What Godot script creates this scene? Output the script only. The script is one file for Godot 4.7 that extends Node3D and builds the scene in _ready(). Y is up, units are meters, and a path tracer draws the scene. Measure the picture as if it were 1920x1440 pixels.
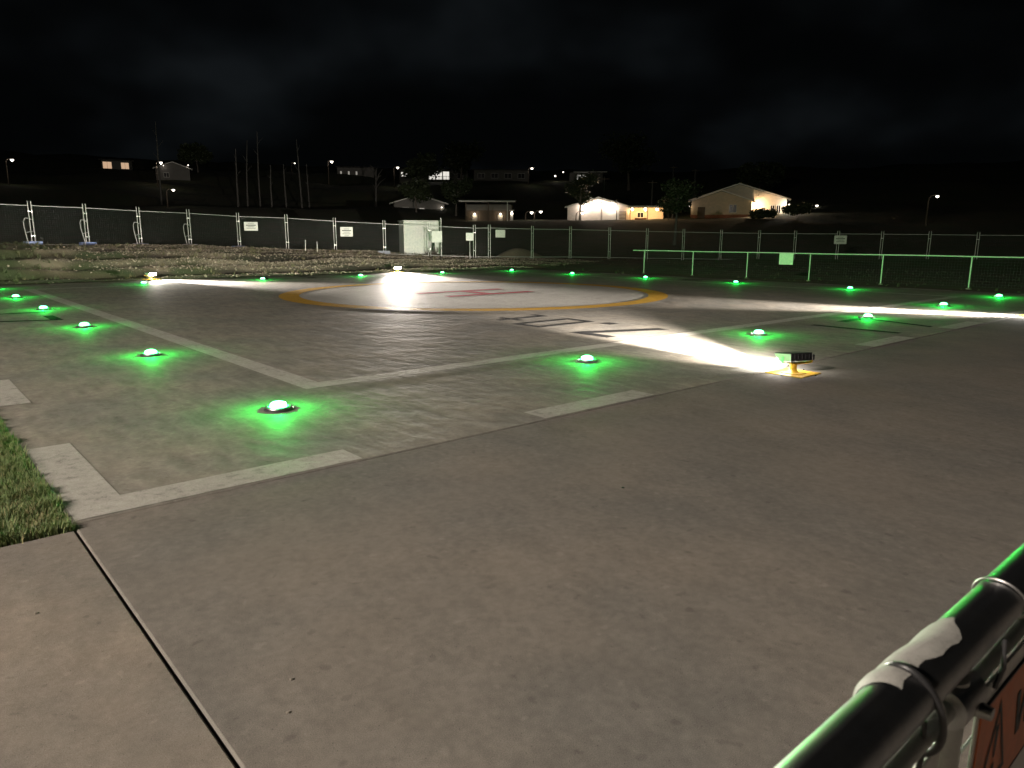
extends Node3D
# A concrete helicopter landing pad at night, lit by green perimeter lights and four low floodlights.

var names := {}
var M := {}
var rng := RandomNumberGenerator.new()

# ---------------------------------------------------------------- helpers
func lin(r: float, g: float, b: float) -> Color:
	return Color(r, g, b).linear_to_srgb()

func numbered(called: String) -> String:
	var n: int = names.get(called, 0)
	names[called] = n + 1
	return called if n == 0 else "%s_%03d" % [called, n]

func st() -> SurfaceTool:
	var s := SurfaceTool.new()
	s.begin(Mesh.PRIMITIVE_TRIANGLES)
	return s

func tri(s: SurfaceTool, a: Vector3, b: Vector3, c: Vector3, out: Vector3) -> void:
	var n := Plane(a, b, c).normal
	if n.dot(out) < 0.0:
		var k := b
		b = c
		c = k
		n = -n
	for p in [a, b, c]:
		s.set_normal(n)
		s.set_uv(Vector2(p.x + p.y * 0.37, p.z + p.y * 0.61))
		s.add_vertex(p)

func quad(s: SurfaceTool, a: Vector3, b: Vector3, c: Vector3, d: Vector3, out: Vector3) -> void:
	tri(s, a, b, c, out)
	tri(s, a, c, d, out)

# a box with chamfered edges
func bev(s: SurfaceTool, c: Vector3, size: Vector3, e := 0.0, bs := Basis.IDENTITY) -> void:
	var h := size / 2.0
	e = minf(e, minf(h.x, minf(h.y, h.z)) * 0.9)
	if e <= 0.0:
		var sg := [-1.0, 1.0]
		for ax in 3:
			for k in sg:
				var n := Vector3.ZERO
				n[ax] = k
				var u := Vector3.ZERO
				u[(ax + 1) % 3] = h[(ax + 1) % 3]
				var v := Vector3.ZERO
				v[(ax + 2) % 3] = h[(ax + 2) % 3]
				var o: Vector3 = n * h[ax]
				quad(s, c + bs * (o - u - v), c + bs * (o + u - v), c + bs * (o + u + v), c + bs * (o - u + v), bs * n)
		return
	for ax in 3:
		var a1 := (ax + 1) % 3
		var a2 := (ax + 2) % 3
		for k in [-1.0, 1.0]:
			var n := Vector3.ZERO
			n[ax] = k
			var pts := []
			for q in [[-1, -1], [1, -1], [1, 1], [-1, 1]]:
				var p := Vector3.ZERO
				p[ax] = k * h[ax]
				p[a1] = q[0] * (h[a1] - e)
				p[a2] = q[1] * (h[a2] - e)
				pts.append(c + bs * p)
			quad(s, pts[0], pts[1], pts[2], pts[3], bs * n)
		# the four edges that run along ax
		for k1 in [-1.0, 1.0]:
			for k2 in [-1.0, 1.0]:
				var pp := []
				for q in [[-1, 0], [1, 0], [1, 1], [-1, 1]]:
					var p := Vector3.ZERO
					p[ax] = q[0] * (h[ax] - e)
					p[a1] = k1 * (h[a1] - (0.0 if q[1] == 0 else e))
					p[a2] = k2 * (h[a2] - (e if q[1] == 0 else 0.0))
					pp.append(c + bs * p)
				var n2 := Vector3.ZERO
				n2[a1] = k1
				n2[a2] = k2
				quad(s, pp[0], pp[1], pp[2], pp[3], bs * n2)
	for x in [-1.0, 1.0]:
		for y in [-1.0, 1.0]:
			for z in [-1.0, 1.0]:
				var d := Vector3(x, y, z)
				var p0 := d * (h - Vector3(0, e, e))
				var p1 := d * (h - Vector3(e, 0, e))
				var p2 := d * (h - Vector3(e, e, 0))
				tri(s, c + bs * p0, c + bs * p1, c + bs * p2, bs * d)

# a tapered tube through points, with smooth normals
func tube(s: SurfaceTool, pts: Array, radii: Array, sides := 10, caps := true) -> void:
	var rings := []
	var up := Vector3.UP
	for i in pts.size():
		var d: Vector3
		if i == 0:
			d = pts[1] - pts[0]
		elif i == pts.size() - 1:
			d = pts[i] - pts[i - 1]
		else:
			d = pts[i + 1] - pts[i - 1]
		d = d.normalized()
		if absf(d.dot(up)) > 0.95:
			up = Vector3.RIGHT if absf(d.x) < 0.9 else Vector3.BACK
		var u := d.cross(up).normalized()
		var v := u.cross(d).normalized()
		up = v
		var ring := []
		for k in sides:
			var a := TAU * k / sides
			ring.append(u * cos(a) + v * sin(a))
		rings.append(ring)
	for i in pts.size() - 1:
		for k in sides:
			var k2 := (k + 1) % sides
			var n := [rings[i][k], rings[i][k2], rings[i + 1][k2], rings[i + 1][k]]
			var p := [pts[i] + n[0] * radii[i], pts[i] + n[1] * radii[i], pts[i + 1] + n[2] * radii[i + 1], pts[i + 1] + n[3] * radii[i + 1]]
			var order := [0, 1, 2, 0, 2, 3]
			if Plane(p[0], p[1], p[2]).normal.dot(n[0] + n[1]) < 0.0:
				order = [0, 2, 1, 0, 3, 2]
			for o in order:
				s.set_normal(n[o])
				s.set_uv(Vector2(float(k) / sides, float(i)))
				s.add_vertex(p[o])
	if caps:
		for e in [0, pts.size() - 1]:
			var d: Vector3 = (pts[0] - pts[1]) if e == 0 else (pts[e] - pts[e - 1])
			for k in sides:
				tri(s, pts[e], pts[e] + rings[e][k] * radii[e], pts[e] + rings[e][(k + 1) % sides] * radii[e], d)

func lathe(s: SurfaceTool, at: Vector3, prof: Array, sides := 24) -> void:   # prof: [radius, height] from bottom to top
	for i in prof.size() - 1:
		var r0: float = prof[i][0]
		var y0: float = prof[i][1]
		var r1: float = prof[i + 1][0]
		var y1: float = prof[i + 1][1]
		var nn := Vector2(y1 - y0, r0 - r1).normalized()
		for k in sides:
			var a := TAU * k / sides
			var b := TAU * (k + 1) / sides
			var da := Vector3(cos(a), 0, sin(a))
			var db := Vector3(cos(b), 0, sin(b))
			var up := Vector3(0, 1, 0)
			var p := [at + da * r0 + up * y0, at + db * r0 + up * y0, at + db * r1 + up * y1, at + da * r1 + up * y1]
			var n := [da * nn.x + up * nn.y, db * nn.x + up * nn.y, db * nn.x + up * nn.y, da * nn.x + up * nn.y]
			var order := [0, 1, 2, 0, 2, 3]
			var c := Plane(p[0], p[1], p[2]).normal
			if r0 < 0.0001:
				c = Plane(p[0], p[2], p[3]).normal
			if c.dot(n[0] + n[1]) < 0.0:
				order = [0, 2, 1, 0, 3, 2]
			for o in order:
				s.set_normal(n[o])
				s.set_uv(Vector2(p[o].x, p[o].z))
				s.add_vertex(p[o])

func obj(called: String, s: SurfaceTool, m: Material, parent: Node = null) -> MeshInstance3D:
	var o := MeshInstance3D.new()
	o.mesh = s.commit()
	o.material_override = null
	o.mesh.surface_set_material(0, m)
	if parent == null:
		o.name = numbered(called)
		add_child(o)
	else:
		o.name = called
		parent.add_child(o, true)
	return o

func tag(o: Node, label: String, category: String, group := "") -> Node:
	o.set_meta("label", label)
	o.set_meta("category", category)
	if group:
		o.set_meta("group", group)
	return o

func thing(called: String, label: String, category: String, at := Vector3.ZERO, turn := 0.0, group := "") -> Node3D:
	var o := Node3D.new()
	o.name = numbered(called)
	add_child(o)
	o.position = at
	o.rotation.y = turn
	tag(o, label, category, group)
	return o

func struct(o: Node) -> Node:
	o.set_meta("kind", "structure")
	return o

func copy(o: Node3D, called: String, label: String, at: Vector3, turn := 0.0, sc := 1.0) -> Node3D:
	var c: Node3D = o.duplicate()
	c.name = numbered(called)
	add_child(c)
	c.position = at
	c.rotation.y = turn
	c.scale = Vector3.ONE * sc
	c.set_meta("label", label)
	return c

func mat(c: Color, rough := 0.8, metal := 0.0) -> StandardMaterial3D:
	var m := StandardMaterial3D.new()
	m.albedo_color = c
	m.roughness = rough
	m.metallic = metal
	return m

func glow(c: Color, e: float) -> StandardMaterial3D:
	var m := mat(Color(0.8, 0.8, 0.8), 0.4)
	m.emission_enabled = true
	m.emission = c
	m.emission_energy_multiplier = e
	return m

func triplanar(m: StandardMaterial3D, tile: float, albedo: Texture2D, height: Texture2D = null, hs := 0.0) -> StandardMaterial3D:
	m.uv1_triplanar = true
	m.uv1_world_triplanar = true
	m.uv1_scale = Vector3.ONE / tile
	m.albedo_texture = albedo
	if height:
		m.heightmap_enabled = true
		m.heightmap_texture = height
		m.heightmap_scale = hs
	return m

func noise_bytes(n: int, freq: float, octaves: int, seed_: int, kind := FastNoiseLite.TYPE_SIMPLEX_SMOOTH) -> PackedByteArray:
	var f := FastNoiseLite.new()
	f.seed = seed_
	f.noise_type = kind
	f.frequency = freq
	f.fractal_octaves = octaves
	var im := f.get_seamless_image(n, n, false, false, 0.15)
	im.convert(Image.FORMAT_L8)
	return im.get_data()

func omni(parent: Node, at: Vector3, c: Color, e: float, size := 0.05) -> void:
	var l := OmniLight3D.new()
	l.name = "lamp"
	l.position = at
	l.light_color = c
	l.light_energy = e
	l.light_size = size
	l.omni_range = 120.0
	l.omni_attenuation = 2.0
	l.shadow_enabled = true
	parent.add_child(l, true)

# ---------------------------------------------------------------- terrain
const HILL := [[0.0, 0.0], [55.0, 0.0], [75.0, 1.6], [95.0, 3.8], [110.0, 5.0], [130.0, 7.5], [160.0, 11.5], [200.0, 17.0], [240.0, 22.0], [300.0, 27.0], [400.0, 31.0], [900.0, 40.0]]
const BANK := [[-60.0, 1.3], [5.0, 1.3], [12.0, 1.22], [20.6, 1.02], [27.5, 0.8], [34.5, 0.55], [38.0, 0.43], [46.0, 0.38], [54.0, 0.25], [62.0, 0.16], [80.0, 0.05], [180.0, 0.0]]
var tn := FastNoiseLite.new()
var tf := FastNoiseLite.new()

func table(t: Array, x: float) -> float:
	for i in t.size() - 1:
		if x <= t[i + 1][0]:
			return lerpf(t[i][1], t[i + 1][1], clampf((x - t[i][0]) / (t[i + 1][0] - t[i][0]), 0.0, 1.0))
	return t[t.size() - 1][1]

# distance outside the pad and the apron
func outside(x: float, z: float) -> float:
	var a := Vector2(maxf(0.71 - x, x - 28.45), maxf(-32.25 - z, z + 5.0))
	var d1 := Vector2(maxf(a.x, 0.0), maxf(a.y, 0.0)).length() + minf(maxf(a.x, a.y), 0.0)
	var b := Vector2(maxf(-20.0 - x, x - 45.0), maxf(-4.98 - z, z - 30.0))
	var d2 := Vector2(maxf(b.x, 0.0), maxf(b.y, 0.0)).length() + minf(maxf(b.x, b.y), 0.0)
	return minf(d1, d2)

# low rows of graded earth behind the pad, parallel to its back edge
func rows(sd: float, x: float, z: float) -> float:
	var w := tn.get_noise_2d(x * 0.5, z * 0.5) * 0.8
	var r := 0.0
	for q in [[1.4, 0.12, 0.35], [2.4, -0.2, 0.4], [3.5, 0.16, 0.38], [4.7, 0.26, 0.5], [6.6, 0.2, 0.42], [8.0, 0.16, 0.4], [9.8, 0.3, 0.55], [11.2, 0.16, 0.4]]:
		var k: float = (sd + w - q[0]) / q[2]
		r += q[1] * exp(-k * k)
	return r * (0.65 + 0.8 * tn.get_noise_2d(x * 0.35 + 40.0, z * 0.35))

func ground_y(x: float, z: float) -> float:
	var d := sqrt(x * x + z * z)
	var sd := outside(x, z)
	if sd <= 0.0:
		return -0.14
	var az := rad_to_deg(atan2(x, -z))
	var y := -0.08 + 0.05 * smoothstep(0.0, 0.6, sd) + table(BANK, az) * smoothstep(0.8, 9.0, sd) + table(HILL, d)
	var behind := smoothstep(-31.5, -33.5, z) * smoothstep(36.0, 28.0, x) * smoothstep(14.0, 11.0, sd)
	y += rows(sd, x, z) * behind
	y += tf.get_noise_2d(x, z) * 0.05 * smoothstep(0.3, 2.0, sd)
	y += tn.get_noise_2d(x * 0.12, z * 0.12) * 2.0 * smoothstep(70.0, 130.0, d)
	return y

func make_ground() -> void:
	var radii := [0.5]
	var r := 0.5
	while r < 820.0:
		if r < 26.0:
			r += 2.0
		elif r < 58.0:
			r += 0.22
		elif r < 75.0:
			r += 1.0
		else:
			r *= 1.035
		radii.append(r)
	var az := []
	var a := -180.0
	while a < 180.01:
		az.append(a)
		a += 0.3 if (a > -8.0 and a < 92.0) else 3.0
	var pos := PackedVector3Array()
	var col := PackedColorArray()
	var idx := PackedInt32Array()
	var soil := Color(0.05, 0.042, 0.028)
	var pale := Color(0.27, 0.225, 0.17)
	var grass := Color(0.055, 0.075, 0.028)
	var dry := Color(0.09, 0.08, 0.04)
	for q in az:
		var c := cos(deg_to_rad(q))
		var s := sin(deg_to_rad(q))
		for rr in radii:
			var x: float = s * rr
			var z: float = -c * rr
			pos.append(Vector3(x, ground_y(x, z), z))
			var sd := outside(x, z)
			var n := tn.get_noise_2d(x * 1.7 + 9.0, z * 1.7)
			var n2 := tf.get_noise_2d(x * 0.6, z * 0.6 + 70.0)
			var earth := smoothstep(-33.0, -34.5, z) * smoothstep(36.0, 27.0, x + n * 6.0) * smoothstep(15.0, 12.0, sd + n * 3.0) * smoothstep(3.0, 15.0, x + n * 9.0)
			var t := soil.lerp(pale, clampf(-0.1 + rows(sd, x, z) * 7.0 + n * 0.45 + n2 * 0.35, 0.0, 1.0))  # dark soil and pale gravel, with the shade of the ruts painted in
			var g := grass.lerp(dry, clampf(0.35 + n * 0.9 + n2, 0.0, 1.0))
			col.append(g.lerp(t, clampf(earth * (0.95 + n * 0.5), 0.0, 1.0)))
	var nr := radii.size()
	for i in az.size() - 1:
		for j in nr - 1:
			var p := i * nr + j
			idx.append_array([p, p + nr, p + 1, p + 1, p + nr, p + nr + 1])
	var arr := []
	arr.resize(Mesh.ARRAY_MAX)
	arr[Mesh.ARRAY_VERTEX] = pos
	arr[Mesh.ARRAY_COLOR] = col
	arr[Mesh.ARRAY_INDEX] = idx
	var am := ArrayMesh.new()
	am.add_surface_from_arrays(Mesh.PRIMITIVE_TRIANGLES, arr)
	var s := SurfaceTool.new()
	s.create_from(am, 0)
	s.generate_normals()
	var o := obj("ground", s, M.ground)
	struct(o)

# ---------------------------------------------------------------- scattered stuff
func multi(called: String, mesh: Mesh, places: Array, colors: Array, parent: Node = null) -> MultiMeshInstance3D:
	var mm := MultiMesh.new()
	mm.transform_format = MultiMesh.TRANSFORM_3D
	mm.use_colors = true
	mm.mesh = mesh
	mm.instance_count = places.size()
	for i in places.size():
		mm.set_instance_transform(i, places[i])
		mm.set_instance_color(i, colors[i])
	var o := MultiMeshInstance3D.new()
	o.name = numbered(called)
	o.multimesh = mm
	if parent:
		parent.add_child(o, true)
	else:
		add_child(o)
	o.set_meta("kind", "stuff")
	return o

func tuft_mesh(blades: int, h: float, w: float, spread: float, seed_: int) -> ArrayMesh:
	var g := RandomNumberGenerator.new()
	g.seed = seed_
	var s := st()
	for i in blades:
		var a := g.randf() * TAU
		var p := Vector3(cos(a), 0, sin(a)) * g.randf() * spread
		var dirv := Vector3(g.randf_range(-1, 1), 0, g.randf_range(-1, 1)).normalized()
		var side := dirv.cross(Vector3.UP) * w * 0.5
		var hh := h * g.randf_range(0.55, 1.1)
		var lean := g.randf_range(0.1, 0.75)
		var m1 := p + Vector3.UP * hh * 0.55 + dirv * hh * lean * 0.3
		var top := p + Vector3.UP * hh + dirv * hh * lean
		var n := (dirv * -0.6 + Vector3.UP).normalized()
		quad(s, p - side, p + side, m1 + side * 0.7, m1 - side * 0.7, n)
		tri(s, m1 - side * 0.7, m1 + side * 0.7, top, n)
	var me := s.commit()
	me.surface_set_material(0, M.blade)
	return me

func stone_mesh(seed_: int) -> ArrayMesh:
	var g := RandomNumberGenerator.new()
	g.seed = seed_
	var s := st()
	var top := []
	var low := []
	for k in 6:
		var a := TAU * k / 6.0
		top.append(Vector3(cos(a) * 0.36 * g.randf_range(0.6, 1.2), 0.32 * g.randf_range(0.7, 1.3), sin(a) * 0.36 * g.randf_range(0.6, 1.2)))
		low.append(Vector3(cos(a) * 0.55 * g.randf_range(0.8, 1.2), -0.15, sin(a) * 0.55 * g.randf_range(0.8, 1.2)))
	var c := Vector3(0, 0.45, 0)
	for k in 6:
		var k2 := (k + 1) % 6
		tri(s, c, top[k], top[k2], Vector3.UP)
		quad(s, top[k], top[k2], low[k2], low[k], top[k] + low[k])
	var me := s.commit()
	me.surface_set_material(0, M.stone)
	return me

# ---------------------------------------------------------------- materials
func make_materials() -> void:
	var N := 1024
	var big := noise_bytes(N, 0.0045, 4, 11)
	var mid := noise_bytes(N, 0.02, 4, 12)
	var fine := noise_bytes(N, 0.16, 2, 13)
	var spot := noise_bytes(N, 0.075, 1, 14)
	var streak := noise_bytes(N, 0.011, 3, 15)
	# concrete colour: trowel mottling, damp stains, aggregate specks
	var im := PackedByteArray()
	im.resize(N * N * 3)
	var hi := PackedByteArray()
	hi.resize(N * N)
	var wear := PackedByteArray()
	wear.resize(N * N * 3)
	var stain := PackedByteArray()
	stain.resize(N * N * 3)
	for y in N:
		for x in N:
			var i := y * N + x
			var b := big[i] / 255.0 - 0.5
			var m := mid[i] / 255.0 - 0.5
			var f := fine[i] / 255.0 - 0.5
			var sp := spot[i] / 255.0
			var sk := streak[y * N + ((x * 3) % N)] / 255.0 - 0.5
			var v := 0.91 + b * 0.10 + m * 0.05 + f * 0.08 + sk * 0.05
			if sp > 0.9:
				v += 0.05
			elif sp < 0.08:
				v -= 0.07
			v = clampf(v, 0.3, 1.0)
			var t := b * 0.03
			im[i * 3] = int(clampf(v + t, 0.0, 1.0) * 255.0)
			im[i * 3 + 1] = int(v * 252.0)
			im[i * 3 + 2] = int(clampf(v - t, 0.0, 1.0) * 250.0)
			var sv := v - 0.03 + sk * 0.15 + m * 0.05 - 0.09 * smoothstep(0.12, 0.34, m + sk * 0.6)
			stain[i * 3] = int(clampf(sv + t, 0.0, 1.0) * 255.0)
			stain[i * 3 + 1] = int(clampf(sv, 0.0, 1.0) * 252.0)
			stain[i * 3 + 2] = int(clampf(sv - t, 0.0, 1.0) * 246.0)
			hi[i] = int(clampf(0.5 + b * 0.5 + sk * 0.35 + m * 0.20 + f * 0.07, 0.0, 1.0) * 255.0)
			# paint: thin in scuffed patches so that the grey beneath shows
			var wv := 0.95 + f * 0.16 + m * 0.15
			var bare := smoothstep(0.52, 0.95, 0.5 + m * 0.8 + f * 0.55 + b * 0.35)
			wv = lerpf(wv, 0.7, bare * 0.8)
			wv = clampf(wv, 0.0, 1.0)
			wear[i * 3] = int(wv * 255.0)
			wear[i * 3 + 1] = int(wv * 254.0)
			wear[i * 3 + 2] = int(wv * 250.0)
	var tc := ImageTexture.create_from_image(Image.create_from_data(N, N, false, Image.FORMAT_RGB8, im))
	var th := ImageTexture.create_from_image(Image.create_from_data(N, N, false, Image.FORMAT_L8, hi))
	var tw := ImageTexture.create_from_image(Image.create_from_data(N, N, false, Image.FORMAT_RGB8, wear))
	M.tc = tc
	M.th = th
	var tp := ImageTexture.create_from_image(Image.create_from_data(N, N, false, Image.FORMAT_RGB8, stain))
	M.pad = triplanar(mat(lin(0.37, 0.355, 0.325), 0.78), 7.3, tp, th, 0.62)
	M.apron = triplanar(mat(lin(0.272, 0.255, 0.229), 0.87), 9.1, tc, th, 0.12)
	M.walk = triplanar(mat(lin(0.32, 0.29, 0.25), 0.82), 5.7, tc, th, 0.5)
	M.white_paint = triplanar(mat(lin(0.53, 0.51, 0.48), 0.74), 2.9, tw, th, 0.35)
	M.disc_paint = triplanar(mat(lin(0.43, 0.42, 0.40), 0.74), 2.6, tw, th, 0.5)
	M.yellow_paint = triplanar(mat(lin(0.52, 0.30, 0.03), 0.68), 3.1, tw, th, 0.3)
	M.red_paint = triplanar(mat(lin(0.36, 0.02, 0.04), 0.72), 3.3, tw, th, 0.3)
	M.black_paint = triplanar(mat(lin(0.018, 0.018, 0.019), 0.9), 2.3, tw, th, 0.3)
	# close-range grit: sand grains, pin holes and pale specks, repeated every 0.83 m
	var K := 512
	var g1 := noise_bytes(K, 0.28, 2, 31)
	var g2 := noise_bytes(K, 0.12, 1, 32)
	var g3 := noise_bytes(K, 0.014, 3, 33)
	var gi := PackedByteArray()
	gi.resize(K * K * 3)
	for i in K * K:
		var v := 0.90 + (g1[i] / 255.0 - 0.5) * 0.26 + (g3[i] / 255.0 - 0.5) * 0.08
		if g2[i] > 238:
			v = 1.0
		elif g2[i] < 14:
			v *= 0.72
		var q := int(clampf(v, 0.0, 1.0) * 255.0)
		gi[i * 3] = q
		gi[i * 3 + 1] = q
		gi[i * 3 + 2] = q
	var tg := ImageTexture.create_from_image(Image.create_from_data(K, K, false, Image.FORMAT_RGB8, gi))
	for k in ["pad", "apron", "walk", "white_paint"]:
		var m: StandardMaterial3D = M[k]
		m.detail_enabled = true
		m.detail_blend_mode = BaseMaterial3D.BLEND_MODE_MUL
		m.detail_albedo = tg
		m.detail_uv_layer = BaseMaterial3D.DETAIL_UV_2
		m.uv2_triplanar = true
		m.uv2_world_triplanar = true
		m.uv2_scale = Vector3.ONE / 0.83
	for k in ["pad", "apron", "walk", "white_paint", "disc_paint", "yellow_paint", "red_paint"]:
		M[k].metallic_specular = 0.22
	M.black_paint.metallic_specular = 0.2
	M.ground = triplanar(mat(Color(1, 1, 1), 0.95), 4.3, tc, th, 3.0)
	M.ground.vertex_color_use_as_albedo = true
	M.blade = mat(Color(1, 1, 1), 0.7)
	M.blade.vertex_color_use_as_albedo = true
	M.blade.backlight_enabled = true
	M.blade.backlight = Color(0.25, 0.3, 0.1)
	M.stone = mat(Color(1, 1, 1), 0.9)
	M.stone.vertex_color_use_as_albedo = true
	M.soil = triplanar(mat(lin(0.07, 0.05, 0.03), 0.95), 1.7, tc, th, 2.0)
	M.galv = triplanar(mat(lin(0.55, 0.56, 0.57), 0.42, 1.0), 0.35, tc)
	M.rail = triplanar(mat(lin(0.36, 0.37, 0.38), 0.32, 1.0), 0.5, tc)
	M.fence_steel = triplanar(mat(lin(0.52, 0.53, 0.53), 0.55, 0.35), 0.6, tc)
	M.rail_paint = triplanar(mat(lin(0.58, 0.6, 0.58), 0.5, 0.1), 0.6, tc)
	M.wire = mat(lin(0.13, 0.14, 0.14), 0.6, 0.2)
	M.black_metal = mat(lin(0.02, 0.02, 0.022), 0.45, 0.2)
	M.dark_metal = mat(lin(0.09, 0.09, 0.09), 0.5, 0.6)
	M.yellow_metal = triplanar(mat(lin(0.6, 0.36, 0.03), 0.45), 0.5, tw)
	M.sign_white = triplanar(mat(lin(0.74, 0.74, 0.72), 0.5), 0.7, tc)
	M.print = mat(lin(0.03, 0.03, 0.03), 0.6)
	M.orange = triplanar(mat(lin(0.72, 0.19, 0.05), 0.45), 0.4, tc)
	M.blue_plastic = triplanar(mat(lin(0.22, 0.32, 0.62), 0.5), 0.5, tc)
	M.tape = triplanar(mat(lin(0.32, 0.315, 0.3), 0.7), 0.12, tw, th, 0.05)
	M.rubber = mat(lin(0.015, 0.015, 0.016), 0.4)
	M.shed = triplanar(mat(lin(0.62, 0.66, 0.62), 0.5), 1.3, tc)
	M.bark = triplanar(mat(lin(0.17, 0.15, 0.13), 0.9), 0.8, tc, th, 1.5)
	M.pale_bark = triplanar(mat(lin(0.1, 0.097, 0.09), 0.85), 1.1, tc, th, 1.0)
	M.leaf = mat(lin(0.032, 0.045, 0.019), 0.6)
	M.leaf.vertex_color_use_as_albedo = true
	M.leaf.backlight_enabled = true
	M.leaf.backlight = Color(0.2, 0.25, 0.08)
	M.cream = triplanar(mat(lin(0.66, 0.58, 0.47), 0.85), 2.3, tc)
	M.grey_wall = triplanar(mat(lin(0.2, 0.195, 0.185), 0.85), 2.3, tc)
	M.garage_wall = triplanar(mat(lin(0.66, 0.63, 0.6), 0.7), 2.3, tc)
	M.brick = triplanar(mat(lin(0.42, 0.19, 0.12), 0.9), 1.6, tc)
	M.roof = triplanar(mat(lin(0.07, 0.068, 0.066), 0.8), 2.0, tc)
	M.trim = mat(lin(0.7, 0.68, 0.64), 0.6)
	M.dark_glass = mat(lin(0.02, 0.02, 0.022), 0.12)
	M.timber = triplanar(mat(lin(0.13, 0.1, 0.075), 0.85), 0.9, tc)

# ---------------------------------------------------------------- pad, apron, markings
func slab(called: String, x0: float, x1: float, z0: float, z1: float, m: Material) -> MeshInstance3D:
	var s := st()
	bev(s, Vector3((x0 + x1) / 2, -0.075, (z0 + z1) / 2), Vector3(x1 - x0, 0.15, z1 - z0), 0.009)
	var o := obj(called, s, m)
	struct(o)
	return o

func patch(called: String, poly: Array, y: float, m: Material, parent: Node) -> MeshInstance3D:
	var s := st()
	var pv := PackedVector2Array(poly)
	var ix := Geometry2D.triangulate_polygon(pv)
	for i in range(0, ix.size(), 3):
		tri(s, Vector3(pv[ix[i]].x, y, pv[ix[i]].y), Vector3(pv[ix[i + 1]].x, y, pv[ix[i + 1]].y), Vector3(pv[ix[i + 2]].x, y, pv[ix[i + 2]].y), Vector3.UP)
	return obj(called, s, m, parent)

func rect(x0: float, x1: float, z0: float, z1: float) -> Array:
	return [Vector2(x0, z0), Vector2(x1, z0), Vector2(x1, z1), Vector2(x0, z1)]

# a character from strokes given in its own frame (u to the reader's right, v up), laid on the pad
func strokes(called: String, list: Array, at: Vector2, u: Vector2, v: Vector2, y: float, m: Material, parent: Node) -> void:
	var s := st()
	for poly in list:
		var pv := PackedVector2Array(poly)
		var ix := Geometry2D.triangulate_polygon(pv)
		for i in range(0, ix.size(), 3):
			var p := []
			for k in 3:
				var q: Vector2 = at + u * pv[ix[i + k]].x + v * pv[ix[i + k]].y
				p.append(Vector3(q.x, y, q.y))
			tri(s, p[0], p[1], p[2], Vector3.UP)
	obj(called, s, m, parent)

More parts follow.
